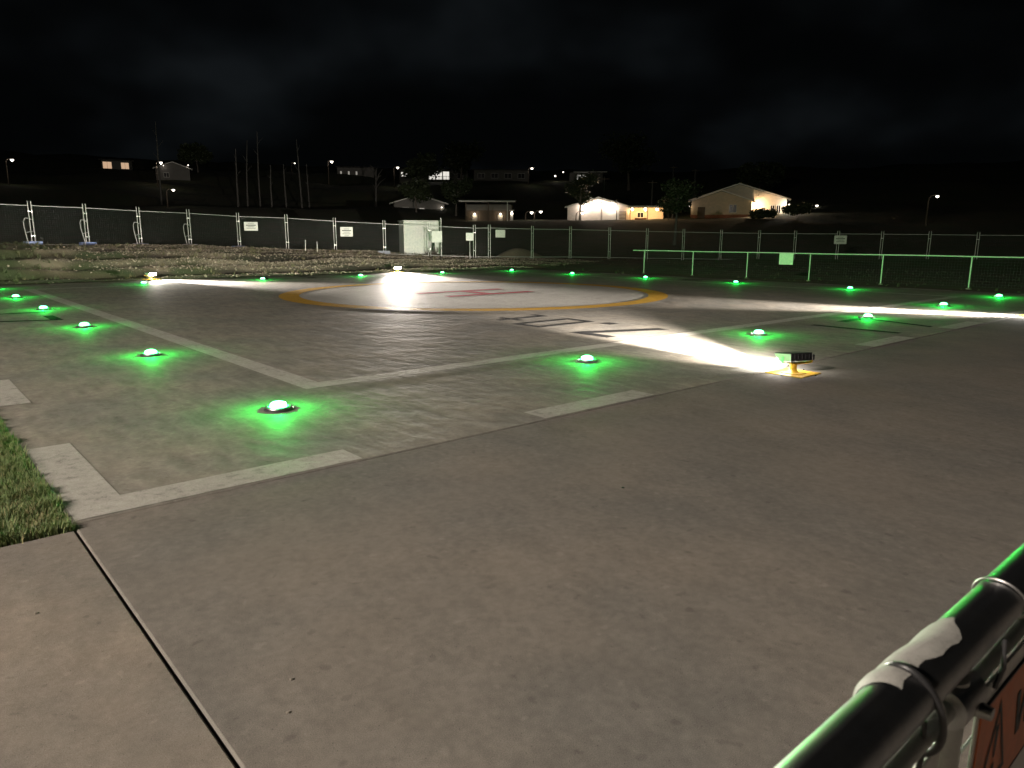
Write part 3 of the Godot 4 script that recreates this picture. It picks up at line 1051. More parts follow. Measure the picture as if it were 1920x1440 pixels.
	# pegs
	for k in 2:
		var pp := Vector3(19.63 + k * 0.62, 0, -41.6 + k * 0.3)
		pp.y = ground_y(pp.x, pp.z)
		var pg := thing("marker_peg", ["white marker peg before the fence, farther from the gate", "white marker peg before the fence, nearer the gate"][k], "peg", pp, 0.3 * k, "white marker pegs")
		s2 = st()
		tube(s2, [Vector3(0, -0.1, 0), Vector3(0.02 - 0.03 * k, 0.62, 0.02)], [0.022, 0.02], 6)
		obj("shaft", s2, M.sign_white, pg)
		s2 = st()
		lathe(s2, Vector3(0.02 - 0.03 * k, 0.62, 0.02), [[0.024, 0.0], [0.026, 0.03], [0.0, 0.04]], 8)
		obj("cap", s2, M.sign_white, pg)
	# white shed behind the fence
	var sh := thing("metal_shed", "pale ribbed metal shed with a dark opening behind the fence", "shed", Vector3(28.65, ground_y(28.65, -42.5) - 0.05, -42.5), -0.4)
	s2 = st()
	bev(s2, Vector3(-0.38, 1.15, 0), Vector3(1.66, 2.3, 0.04), 0.0)
	bev(s2, Vector3(1.05, 1.15, 0), Vector3(0.3, 2.3, 0.04), 0.0)
	bev(s2, Vector3(0.675, 1.6, 0), Vector3(0.45, 1.4, 0.04), 0.0)
	obj("front_wall", s2, M.shed, sh)
	for k in 21:
		s2 = st()
		var rx := -1.15 + k * 0.115
		var open := rx > 0.42 and rx < 0.93
		bev(s2, Vector3(rx, 1.6 if open else 1.15, 0.026), Vector3(0.04, 1.38 if open else 2.28, 0.014), 0.004)
		obj("rib", s2, M.shed, sh)
	for k in [-1.0, 1.0]:
		s2 = st()
		bev(s2, Vector3(k * 1.215, 1.16, 0.02), Vector3(0.05, 2.36, 0.07), 0.006)
		obj("corner_trim", s2, M.trim, sh)
		s2 = st()
		bev(s2, Vector3(k * 1.21, 1.15, -1.0), Vector3(0.04, 2.3, 1.9), 0.0)
		obj("side_wall", s2, M.shed, sh)
	s2 = st()
	bev(s2, Vector3(0, 1.15, -1.97), Vector3(2.46, 2.3, 0.04), 0.0)
	obj("rear_wall", s2, M.shed, sh)
	s2 = st()
	bev(s2, Vector3(0, 2.34, -0.97), Vector3(2.6, 0.05, 2.2), 0.01)
	obj("roof", s2, M.shed, sh)
	# junk heap in front of the shed
	var jh := thing("spoil_heap", "dark heap of spoil with tangled scrub in the shed opening", "heap", Vector3(28.9, ground_y(28.9, -41.7) - 0.05, -41.7))
	s2 = st()
	var hp := []
	for k in 5:
		var f := k / 4.0
		hp.append([1.0 * (1.0 - f) + 0.001, 0.32 * sin(f * PI / 2)])
	lathe(s2, Vector3.ZERO, hp, 14)
	obj("mound", s2, M.soil, jh)
	s2 = st()
	for k in 40:
		var a := rng.randf() * TAU
		var b := Vector3(cos(a) * 0.4, 0.2, sin(a) * 0.2)
		tube(s2, [b, b + Vector3(rng.randf_range(-0.25, 0.25), rng.randf_range(0.2, 0.55), rng.randf_range(-0.2, 0.2))], [0.018, 0.006], 4)
	obj("twigs", s2, M.bark, jh).set_meta("kind", "stuff")
	# tall post beside the shed with a meter box
	var mp := thing("steel_post", "tall steel post standing behind the fence at the shed", "post", Vector3(29.15, ground_y(29.15, -40.9), -40.9))
	s2 = st()
	tube(s2, [Vector3(0, -0.1, 0), Vector3(0, 2.55, 0)], [0.045, 0.045], 10)
	obj("shaft", s2, M.fence_steel, mp)
	s2 = st()
	lathe(s2, Vector3(0, 2.55, 0), [[0.052, -0.02], [0.052, 0.02], [0.0, 0.04]], 10)
	obj("cap", s2, M.fence_steel, mp)
	# rubble mound beyond the panel
	var mo := thing("earth_mound", "low pale earth mound seen through the fence", "mound", Vector3(35.2, ground_y(35.2, -40.0) - 0.1, -40.0), 0.3)
	s2 = st()
	for k in 24:
		var a0 := TAU * k / 24.0
		var a1 := TAU * (k + 1) / 24.0
		for j in 6:
			var f0 := j / 6.0
			var f1 := (j + 1) / 6.0
			var hA := 0.75 * pow(cos(f0 * PI / 2), 1.3)
			var hB := 0.75 * pow(cos(f1 * PI / 2), 1.3)
			var w := 1.0 + 0.12 * sin(a0 * 3.0)
			var w2 := 1.0 + 0.12 * sin(a1 * 3.0)
			quad(s2, Vector3(cos(a0) * 3.4 * f0 * w, hA, sin(a0) * 1.4 * f0 * w), Vector3(cos(a1) * 3.4 * f0 * w2, hA, sin(a1) * 1.4 * f0 * w2), Vector3(cos(a1) * 3.4 * f1 * w2, hB, sin(a1) * 1.4 * f1 * w2), Vector3(cos(a0) * 3.4 * f1 * w, hB, sin(a0) * 1.4 * f1 * w), Vector3(cos(a0), 1, sin(a0)))
	s2.index()
	s2.generate_normals()
	obj("heap", s2, M.dirt, mo)

func sign_on_fence(label: String, at: Vector3, w: float, h: float, panel: int, lines: int, m: Material) -> void:
	var a := Vector3(POSTS[panel][0], 0, POSTS[panel][2])
	var b := Vector3(POSTS[panel + 1][0], 0, POSTS[panel + 1][2])
	var dirv := (b - a).normalized()
	var turn := atan2(-dirv.z, dirv.x)
	# set the board 4 cm in front of the panel's own plane
	var rel := Vector3(at.x, 0, at.z) - a
	var foot := a + dirv * rel.dot(dirv)
	var front := Vector3(dirv.z, 0, -dirv.x) * -1.0
	var t := thing("fence_sign", label, "sign", Vector3(foot.x, at.y, foot.z) + front * 0.04, turn)
	var s := st()
	bev(s, Vector3.ZERO, Vector3(w, h, 0.012), 0.003)
	obj("board", s, m, t)
	for k in lines:
		s = st()
		var lw: float = w * [0.45, 0.72, 0.5, 0.66, 0.38][k % 5]
		bev(s, Vector3(0, h * (0.3 - 0.17 * k), 0.0075), Vector3(lw, h * (0.09 if k == 1 else 0.045), 0.002))
		obj("printed_line", s, M.print, t)
	for k in [-1.0, 1.0]:
		s = st()
		bev(s, Vector3(k * w * 0.44, h * 0.4, -0.018), Vector3(0.02, 0.03, 0.03), 0.004)
		obj("clip", s, M.galv, t)

# ---------------------------------------------------------------- trees
func leaf_crown(called: String, centers: Array, count: int, size: float, seed_: int, parent: Node) -> void:
	var g := RandomNumberGenerator.new()
	g.seed = seed_
	var s := st()
	for i in count:
		var c: Array = centers[g.randi() % centers.size()]
		var o: Vector3 = c[0]
		var r: float = c[1]
		var d := Vector3(g.randfn(), g.randfn() * 0.8, g.randfn()).normalized()
		var p := o + d * r * pow(g.randf(), 0.4)
		var u := Vector3(g.randf_range(-1, 1), g.randf_range(-0.6, 0.6), g.randf_range(-1, 1)).normalized()
		var v := u.cross(Vector3(g.randf_range(-1, 1), g.randf_range(-1, 1), g.randf_range(-1, 1))).normalized()
		var z := size * g.randf_range(0.5, 1.2)
		s.set_color(Color(1, 1, 1).lerp(Color(1.5, 1.3, 0.9), g.randf()) * g.randf_range(0.7, 1.1))
		var n := u.cross(v)
		tri(s, p - u * z, p + v * z * 0.4, p + u * z, n)
		tri(s, p - u * z, p + u * z, p - v * z * 0.4, n)
	obj(called, s, M.leaf, parent)

func make_tree(label: String, at: Vector3, h: float, spread: float, seed_: int, leaves: int, leaf := 0.3, bark: Material = null, clear := 0.3) -> Node3D:
	var g := RandomNumberGenerator.new()
	g.seed = seed_
	var t := thing("tree", label, "tree", at, g.randf() * TAU, "trees on the dark slope")
	var s := st()
	var bend := Vector3(g.randf_range(-0.06, 0.06), 0, g.randf_range(-0.06, 0.06)) * h
	var top := Vector3(0, h * 0.8, 0) + bend
	var r0 := h * 0.024
	tube(s, [Vector3(0, -0.4, 0), Vector3(0, h * 0.12, 0), bend * 0.4 + Vector3(0, h * 0.45, 0), top], [r0 * 1.5, r0, r0 * 0.7, r0 * 0.2], 8)
	var centers := []
	for k in 9:
		var f := g.randf_range(clear, 0.75)
		var b := bend * f * 0.9 + Vector3(0, h * f, 0)
		var a := TAU * k / 9.0 + g.randf()
		var reach := spread * g.randf_range(0.55, 1.0) * (1.1 - f * 0.5)
		var e := b + Vector3(cos(a) * reach, h * g.randf_range(0.1, 0.25), sin(a) * reach)
		var m := b.lerp(e, 0.5) + Vector3(0, h * 0.03, 0)
		tube(s, [b, m, e], [r0 * 0.45, r0 * 0.3, r0 * 0.1], 6)
		centers.append([e, spread * g.randf_range(0.28, 0.5)])
		centers.append([m, spread * g.randf_range(0.2, 0.35)])
	centers.append([top, spread * 0.45])
	obj("trunk", s, bark if bark else M.bark, t)
	if leaves > 0:
		leaf_crown("crown", centers, leaves, leaf, seed_ + 5, t)
	return t

func on(x: float, z: float, up := 0.0) -> Vector3:
	return Vector3(x, ground_y(x, z) + up, z)

func polar(az: float, d: float, up := 0.0) -> Vector3:
	var x := sin(deg_to_rad(az)) * d
	var z := -cos(deg_to_rad(az)) * d
	return on(x, z, up)

func make_trees() -> void:
	# bushy trees round the houses; azimuth in degrees from the pad's long axis, distance in metres
	make_tree("leafy tree beside the brightly lit garage", on(67.4, -64.6), 5.6, 2.2, 21, 5200, 0.16)
	make_tree("slim forked tree behind the fence at the low railing", on(53.8, -39.9), 5.6, 1.9, 22, 2600, 0.16, M.pale_bark, 0.45)
	make_tree("dark bush in front of the brick based house", on(86.6, -50.6), 0.9, 1.6, 23, 2600, 0.2)
	make_tree("low scrubby tree at the far end of the brick based house", on(89.0, -47.4), 1.4, 1.8, 24, 3000, 0.2)
	make_tree("dark tree between the lit porch and the brick based house", on(75.5, -56.5), 3.0, 1.8, 25, 3000, 0.2)
	make_tree("shadowy tree in front of the dim low house", on(58.5, -88.0), 4.4, 2.6, 26, 3000, 0.24)
	make_tree("shadowy tree at the gable of the dim low house", on(62.5, -84.0), 5.2, 2.4, 27, 3000, 0.24)
	make_tree("thin bare tree with raised limbs above the fence gate", on(62.1, -105.0), 7.5, 2.4, 28, 0, 0.2, M.pale_bark, 0.35)
	make_tree("dark round tree on the skyline beside the long house", on(108.0, -143.0), 9.0, 5.0, 29, 3000, 0.5)
	make_tree("dark tree below the bright upper houses", on(88.0, -130.0), 7.0, 4.0, 30, 3000, 0.45)
	make_tree("large dark tree rising behind the garage roof", on(128.0, -108.0), 12.0, 6.0, 31, 4000, 0.45)
	make_tree("tall dark tree behind the brick based house", on(118.0, -70.0), 6.5, 4.5, 32, 4000, 0.5)
	make_tree("dark tree at the far end of the slope", on(160.0, -34.0), 14.0, 8.0, 34, 4000, 0.5)
	make_tree("dark tree above the dim hillside house", on(56.0, -170.0), 5.5, 3.6, 35, 3000, 0.5)
	# tall thin trunks
	var tall := [[39.0, -103.0, 8.0, 0.1], [41.5, -106.0, 9.5, 0.5], [43.0, -101.0, 6.0, -0.2], [44.2, -108.0, 11.0, 0.35], [46.5, -104.0, 6.5, 0.7], [48.0, -102.0, 10.0, 0.6], [52.0, -108.0, 7.0, 0.2], [31.0, -110.0, 11.0, -0.1]]
	var words := ["first from the lawn side", "second from the lawn side", "short, third from the lawn side", "tallest of the cluster", "short, leaning, fifth of the cluster", "tall and slanting, at the cluster's far end", "faint, alone past the cluster", "standing apart by the dim house"]
	for i in tall.size():
		var q: Array = tall[i]
		var t := thing("bare_trunk", "thin pale bare trunk on the dark slope, " + words[i], "tree", on(q[0], q[1]), 0.4 * i, "bare trunks on the slope")
		var s := st()
		var lean: float = q[3]
		var h: float = q[2]
		tube(s, [Vector3(0, -0.3, 0), Vector3(lean * 0.4, h * 0.5, 0), Vector3(lean, h, 0.2)], [0.14, 0.1, 0.04], 7)
		obj("trunk", s, M.pale_bark, t)
		for k in 3:
			s = st()
			var f := 0.55 + 0.14 * k
			var b := Vector3(lean * f, h * f, 0.1)
			var a := 2.3 * k + i
			tube(s, [b, b + Vector3(cos(a) * h * 0.07, h * 0.09, sin(a) * h * 0.07)], [0.04, 0.012], 5)
			obj("limb", s, M.pale_bark, t)

# ---------------------------------------------------------------- houses
func wall(called: String, c: Vector3, size: Vector3, m: Material, parent: Node) -> MeshInstance3D:
	var s := st()
	bev(s, c, size, 0.0)
	return obj(called, s, m, parent)

func gable(called: String, x0: float, x1: float, y: float, ya: float, z0: float, z1: float, m: Material, parent: Node) -> void:   # triangular wall solid
	var s := st()
	var xm := (x0 + x1) / 2.0
	var A := [Vector3(x0, y, z0), Vector3(x1, y, z0), Vector3(xm, ya, z0)]
	var B := [Vector3(x0, y, z1), Vector3(x1, y, z1), Vector3(xm, ya, z1)]
	tri(s, A[0], A[1], A[2], Vector3(0, 0, z0 - z1))
	tri(s, B[0], B[1], B[2], Vector3(0, 0, z1 - z0))
	quad(s, A[0], A[2], B[2], B[0], Vector3(-1, 1, 0))
	quad(s, A[1], A[2], B[2], B[1], Vector3(1, 1, 0))
	quad(s, A[0], A[1], B[1], B[0], Vector3.DOWN)
	obj(called, s, m, parent)

func roof2(x0: float, x1: float, y: float, ya: float, z0: float, z1: float, over: float, parent: Node) -> void:
	var s := st()
	var xm := (x0 + x1) / 2.0
	var t := 0.14
	var slope := (ya - y) / (xm - x0)
	for k in [-1.0, 1.0]:
		var xe: float = xm + k * (xm - x0 + over)
		var ye := y - slope * over
		var a := Vector3(xm, ya + 0.01, z1 + over)
		var b := Vector3(xe, ye + 0.01, z1 + over)
		var c := Vector3(xe, ye + 0.01, z0 - over)
		var d := Vector3(xm, ya + 0.01, z0 - over)
		var u := Vector3(0, t, 0)
		quad(s, a + u, b + u, c + u, d + u, Vector3.UP)
		quad(s, a, b, c, d, Vector3.DOWN)
		quad(s, a, b, b + u, a + u, Vector3(0, 0, 1))
		quad(s, d, c, c + u, d + u, Vector3(0, 0, -1))
		quad(s, b, c, c + u, b + u, Vector3(k, 0, 0))
	var o := obj("roof", s, M.roof, parent)
	# barge boards along the front
	for k in [-1.0, 1.0]:
		s = st()
		var xe: float = xm + k * (xm - x0 + over)
		var ye := y - slope * over
		var p := Vector3(xm, ya - 0.02, z1 + over + 0.03)
		var q := Vector3(xe, ye - 0.02, z1 + over + 0.03)
		var u := Vector3(0, 0.17, 0)
		quad(s, p, q, q + u, p + u, Vector3(0, 0, 1))
		quad(s, p + Vector3(0, 0, -0.03), q + Vector3(0, 0, -0.03), q + u + Vector3(0, 0, -0.03), p + u + Vector3(0, 0, -0.03), Vector3(0, 0, -1))
		quad(s, p, q, q + Vector3(0, 0, -0.03), p + Vector3(0, 0, -0.03), Vector3.DOWN)
		obj("barge_board", s, M.trim, o)

func window(x: float, y: float, z: float, w: float, h: float, parent: Node, m: Material = null) -> void:
	var s := st()
	for k in [-1.0, 1.0]:
		bev(s, Vector3(x + k * (w / 2 + 0.03), y, z + 0.03), Vector3(0.06, h + 0.12, 0.08))
		bev(s, Vector3(x, y + k * (h / 2 + 0.03), z + 0.03), Vector3(w, 0.06, 0.08))
	bev(s, Vector3(x, y, z + 0.03), Vector3(0.05, h, 0.06))
	var o := obj("window_frame", s, M.trim, parent)
	s = st()
	bev(s, Vector3(x - w / 4 - 0.0125, y, z + 0.015), Vector3(w / 2 - 0.025, h, 0.012))
	obj("window_pane", s, m if m else M.dark_glass, o)
	s = st()
	bev(s, Vector3(x + w / 4 + 0.0125, y, z + 0.015), Vector3(w / 2 - 0.025, h, 0.012))
	obj("window_pane", s, m if m else M.dark_glass, o)

func wall_lamp(at: Vector3, e: float, parent: Node, c := Color(1.0, 0.86, 0.68), r := 0.11) -> void:
	var s := st()
	lathe(s, at, [[0.0, -r], [r * 0.8, -r * 0.6], [r, 0.0], [r * 0.8, r * 0.6], [0.0, r]], 12)
	obj("wall_lamp", s, M.lamp_glow, parent)
	omni(parent, at - Vector3(0, r + 0.08, 0), c, e, 0.07)

func bearing(p: Vector3) -> float:
	return -atan2(p.x, -p.z)

func make_houses() -> void:
	var p := Vector3(90.5, 4.2, -56.4)
	# the cream house with a brick base
	var h := thing("gabled_house", "cream gabled house with brick base and lit corner on the slope", "house", p, bearing(p))
	wall("front_wall", Vector3(-2.6, 1.2, -4.0), Vector3(8.0, 2.9, 8.0), M.cream, h)
	gable("gable_wall", -6.6, 1.4, 2.65, 4.0, -8.0, 0.0, M.cream, h)
	roof2(-6.6, 1.4, 2.65, 4.05, -8.0, 0.0, 0.5, h)
	wall("rear_wall", Vector3(-0.3, 1.35, -6.3), Vector3(12.6, 3.2, 9.0), M.cream, h)
	gable("rear_gable", -6.6, 6.0, 2.95, 4.95, -10.8, -1.8, M.cream, h)
	roof2(-6.6, 6.0, 2.95, 5.0, -10.8, -1.8, 0.5, h)
	wall("brick_base", Vector3(3.72, 0.3, -1.77), Vector3(4.6, 1.1, 0.1), M.brick, h)
	wall("brick_base", Vector3(-2.6, 0.3, 0.03), Vector3(8.04, 1.1, 0.1), M.brick, h)
	wall("brick_base", Vector3(1.43, 0.3, -0.9), Vector3(0.1, 1.1, 1.8), M.brick, h)
	window(-1.0, 1.65, 0.0, 0.9, 1.0, h)
	window(4.2, 1.6, -1.8, 0.5, 1.0, h)
	window(5.0, 1.6, -1.8, 0.5, 1.0, h)
	wall("door", Vector3(-5.2, 0.9, 0.06), Vector3(1.0, 2.0, 0.08), M.timber, h)
	wall_lamp(Vector3(2.1, 2.3, -0.6), 15.0, h, Color(1.0, 0.85, 0.66), 0.2)
	wall_lamp(Vector3(6.3, 2.15, -1.1), 7.0, h, Color(1.0, 0.95, 0.88))
	wall_lamp(Vector3(-6.9, 2.0, 0.35), 0.25, h)
	wall("side_fence", Vector3(7.2, 0.9, -1.6), Vector3(1.6, 2.6, 0.1), M.trim, h)
	# garage with porch
	p = Vector3(73.7, 3.75, -63.1)
	h = thing("garage_house", "low white garage with roller door and lamp lit brick porch", "house", p, bearing(p))
	wall("garage_wall", Vector3(-3.1, 0.9, -3.0), Vector3(8.0, 2.2, 6.0), M.garage_wall, h)
	gable("gable_wall", -7.1, 0.9, 2.0, 3.1, -6.0, 0.0, M.garage_wall, h)
	roof2(-7.1, 0.9, 2.0, 3.15, -6.0, 0.0, 0.35, h)
	var door := wall("roller_door", Vector3(-1.45, 1.0, 0.02), Vector3(2.1, 1.9, 0.06), M.trim, h)
	for k in 10:
		wall("slat", Vector3(-1.45, 0.15 + k * 0.19, 0.056), Vector3(2.06, 0.15, 0.014), M.trim, door)
	wall("porch_wall", Vector3(3.1, 0.9, -2.0), Vector3(4.4, 2.2, 0.2), M.cream, h)
	wall("porch_roof", Vector3(3.1, 2.08, -0.75), Vector3(4.9, 0.14, 3.0), M.roof, h)
	wall("fascia", Vector3(3.1, 2.02, 0.77), Vector3(4.9, 0.18, 0.04), M.trim, h)
	wall("porch_floor", Vector3(3.1, -0.1, -0.6), Vector3(4.6, 0.3, 2.9), M.walk, h)
	wall("brick_wall", Vector3(2.35, 0.33, 0.3), Vector3(1.5, 0.6, 0.16), M.brick, h)
	for q in [1.0, 3.2, 5.2]:
		wall("porch_post", Vector3(q, 0.98, 0.62), Vector3(0.1, 2.0, 0.1), M.timber, h)
	window(2.35, 1.05, -1.88, 0.75, 0.6, h)
	var sf := wall("shelf_frame", Vector3(0.45, 0.75, 0.25), Vector3(0.06, 1.4, 0.4), M.timber, h)
	for k in 4:
		wall("shelf", Vector3(0.0, 0.2 + k * 0.4, 0.25), Vector3(0.85, 0.05, 0.36), M.timber, sf)
	for q in [[-3.15, 2.65, 0.5], [-1.35, 2.35, 0.5], [-4.9, 2.3, 0.5]]:
		wall_lamp(Vector3(q[0], q[1], q[2]), 4.5, h, Color(1.0, 0.91, 0.83), 0.24)
	for q in [1.25, 2.9, 4.4]:
		wall_lamp(Vector3(q, 1.72, 0.1), 5.5, h, Color(1.0, 0.79, 0.53), 0.2)
	# garden poles before the porch
	var poles := [[-2.6, 2.2, "with a short arm, before the roller door"], [-0.7, 2.5, "beside the garage's shelf"], [5.6, 2.5, "at the porch's end"]]
	for q in poles:
		var b := h.transform * Vector3(q[0], 0, 4.2)
		var pl := thing("garden_pole", "thin dark pole " + q[2], "pole", on(b.x, b.z), h.rotation.y)
		var s := st()
		tube(s, [Vector3(0, -0.2, 0), Vector3(0, q[1], 0)], [0.05, 0.04], 7)
		obj("shaft", s, M.timber, pl)
		s = st()
		bev(s, Vector3(0.1, q[1] - 0.1, 0), Vector3(0.55, 0.05, 0.05), 0.01)
		obj("arm", s, M.timber, pl)
	# carport
	p = Vector3(58.4, 3.35, -72.0)
	h = thing("carport", "flat roofed carport with two wall lamps in the dark", "carport", p, bearing(p))
	wall("back_wall", Vector3(0.2, 1.3, -2.5), Vector3(6.0, 2.7, 0.15), M.timber, h)
	wall("upper_band", Vector3(0.2, 2.25, -2.4), Vector3(5.9, 0.7, 0.06), M.grey_wall, h)
	wall("roof", Vector3(0.0, 2.95, -0.9), Vector3(7.2, 0.12, 4.6), M.roof, h)
	wall("fascia", Vector3(0.0, 2.85, 1.42), Vector3(6.9, 0.14, 0.05), M.trim, h)
	wall("floor", Vector3(0.3, -0.05, -0.6), Vector3(6.4, 0.2, 3.9), M.walk, h)
	for q in [-2.6, 0.15, 2.5]:
		wall("post", Vector3(q, 1.4, 1.2), Vector3(0.12, 2.75, 0.12), M.trim if q > 2.0 else M.timber, h)
	for q in [-1.6, 1.7]:
		wall("lamp_panel", Vector3(q, 0.8, -2.38), Vector3(0.7, 1.2, 0.06), M.grey_wall, h)
		wall_lamp(Vector3(q, 1.45, -2.15), 0.55, h, Color(1.0, 0.9, 0.76), 0.12)
	wall_lamp(Vector3(3.1, 1.65, -0.5), 0.3, h, Color(1.0, 0.92, 0.84), 0.1)
	wall("light_shade", Vector3(3.1, 1.85, -0.5), Vector3(0.6, 0.08, 0.3), M.trim, h)
	wall("side_panel", Vector3(3.1, 0.85, -0.62), Vector3(0.35, 1.4, 0.08), M.trim, h)
	# dim low house
	p = Vector3(63.0, 4.9, -94.0)
	h = thing("low_house", "dim low house with a wide roof behind shadowy trees", "house", p, bearing(p))
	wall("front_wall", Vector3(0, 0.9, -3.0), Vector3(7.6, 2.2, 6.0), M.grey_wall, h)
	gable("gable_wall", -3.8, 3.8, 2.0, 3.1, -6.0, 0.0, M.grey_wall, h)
	roof2(-3.8, 3.8, 2.0, 3.15, -6.0, 0.0, 0.6, h)
	window(0.4, 1.0, 0.0, 0.7, 0.5, h, M.window_dim)
	window(-2.0, 1.0, 0.0, 0.8, 0.7, h)
	wall_lamp(Vector3(3.4, 1.4, 0.4), 0.25, h, Color(1, 0.95, 0.9), 0.09)
	# upper row of houses with lit glazing
	p = on(108.2, -154.6)
	h = thing("terrace_house", "hilltop house with three bright strips of window", "house", p, bearing(p))
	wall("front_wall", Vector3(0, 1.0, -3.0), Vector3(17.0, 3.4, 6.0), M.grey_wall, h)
	wall("roof", Vector3(0, 2.85, -2.9), Vector3(18.0, 0.2, 7.0), M.roof, h)
	window(-7.2, 1.6, 0.0, 1.7, 1.0, h, M.window_lit)
	window(-3.7, 1.7, 0.0, 1.6, 1.1, h, M.window_lit)
	for k in 3:
		window(-0.4 + k * 1.75, 1.4, 0.0, 1.5, 1.9, h, M.window_lit)
	window(6.6, 1.4, 0.0, 1.4, 1.2, h)
	for k in 13:
		wall("baluster", Vector3(-1.4 + k * 0.42, 0.65, 0.9), Vector3(0.06, 0.95, 0.06), M.timber, h)
	wall("balcony_rail", Vector3(1.2, 1.15, 0.9), Vector3(5.4, 0.08, 0.08), M.timber, h)
	p = on(119.2, -141.3)
	h = thing("long_house", "long unlit house high on the slope", "house", p, bearing(p))
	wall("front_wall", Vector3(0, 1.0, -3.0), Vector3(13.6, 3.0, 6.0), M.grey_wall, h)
	wall("roof", Vector3(0, 2.62, -2.9), Vector3(14.8, 0.22, 7.2), M.roof, h)
	for k in 4:
		window(-5.0 + k * 3.3, 1.2, 0.0, 1.6, 1.1, h)
	p = on(131.8, -124.6)
	h = thing("corner_house", "small hilltop house with one bright end window and pale roof edge", "house", p, bearing(p))
	wall("front_wall", Vector3(0, 0.8, -3.0), Vector3(8.0, 3.0, 6.0), M.grey_wall, h)
	wall("roof", Vector3(1.0, 2.4, -2.6), Vector3(8.0, 0.2, 7.0), M.trim, h)
	window(-1.1, 1.2, 0.0, 2.1, 1.1, h, M.window_lit)
	wall_lamp(Vector3(-7.4, 1.5, 0.6), 0.3, h, Color(1, 0.95, 0.9), 0.2)
	wall_lamp(Vector3(-5.5, 2.4, 0.6), 0.3, h, Color(1, 0.95, 0.9), 0.15)
	p = on(46.0, -196.0)
	h = thing("lit_house", "small far house with two warm lit windows high on the hill", "house", p, bearing(p))
	wall("front_wall", Vector3(0, 1.0, -2.0), Vector3(6.4, 3.2, 4.0), M.grey_wall, h)
	wall("roof", Vector3(0, 2.75, -1.9), Vector3(7.4, 0.22, 5.2), M.roof, h)
	window(-2.0, 1.55, 0.0, 1.8, 1.5, h, M.window_warm)
	window(1.7, 1.55, 0.0, 1.6, 1.4, h, M.window_warm)
	wall("lower_wall", Vector3(3.5, -1.6, 0.5), Vector3(6.0, 2.4, 3.0), M.grey_wall, h)
	p = on(47.0, -157.5)
	h = thing("dim_house", "barely lit house with a pitched roof on the hillside", "house", p, bearing(p))
	wall("front_wall", Vector3(0, 0.9, -2.5), Vector3(6.2, 2.8, 5.0), M.grey_wall, h)
	gable("gable_wall", -3.1, 3.1, 2.3, 3.4, -5.0, 0.0, M.grey_wall, h)
	roof2(-3.1, 3.1, 2.3, 3.45, -5.0, 0.0, 0.5, h)
	window(-1.2, 1.0, 0.0, 0.9, 0.8, h)
	wall_lamp(Vector3(-1.6, 2.7, 0.6), 0.12, h, Color(1, 0.95, 0.9), 0.07)
	wall_lamp(Vector3(2.9, 3.0, 0.6), 0.2, h, Color(1, 0.95, 0.9), 0.1)
	p = on(99.0, -165.0)
	h = thing("far_house", "faint far house with three slim lit panes", "house", p, bearing(p))
	wall("front_wall", Vector3(-6.0, 1.0, -2.0), Vector3(9.0, 3.0, 4.0), M.grey_wall, h)
	wall("roof", Vector3(-6.0, 2.62, -1.9), Vector3(10.0, 0.2, 5.0), M.roof, h)
	for k in 3:
		window(-9.6 + k * 1.9, 1.2, 0.0, 0.35, 0.8, h, M.window_dim)

# ---------------------------------------------------------------- lamps and poles on the hill
func street_lamp(label: String, az: float, d: float, y: float, e: float, r: float) -> void:
	var b := polar(az, d)
	var h := y - b.y
	var t := thing("street_lamp", label, "street lamp", b, -deg_to_rad(az), "lamps on the hill")
	var s := st()
	tube(s, [Vector3(0, -0.3, 0), Vector3(0, h - 0.5, 0), Vector3(0.05, h - 0.1, 0), Vector3(0.3, h + 0.12, 0), Vector3(0.7, h + 0.15, 0)], [0.09, 0.06, 0.05, 0.04, 0.04], 8)
	obj("pole", s, M.timber, t)
	s = st()
	bev(s, Vector3(0.75, h + 0.14, 0), Vector3(0.5, 0.12, 0.26), 0.03)
	obj("lamp_head", s, M.dark_metal, t)
	s = st()
	lathe(s, Vector3(0.78, h, 0), [[0.0, -r], [r * 0.8, -r * 0.5], [r, 0.0], [r, 0.06], [0.0, 0.07]], 12)
	obj("lamp_globe", s, M.lamp_glow, t)
	omni(t, Vector3(0.78, h - r - 0.08, 0), Color(1.0, 0.95, 0.88), e, 0.07)

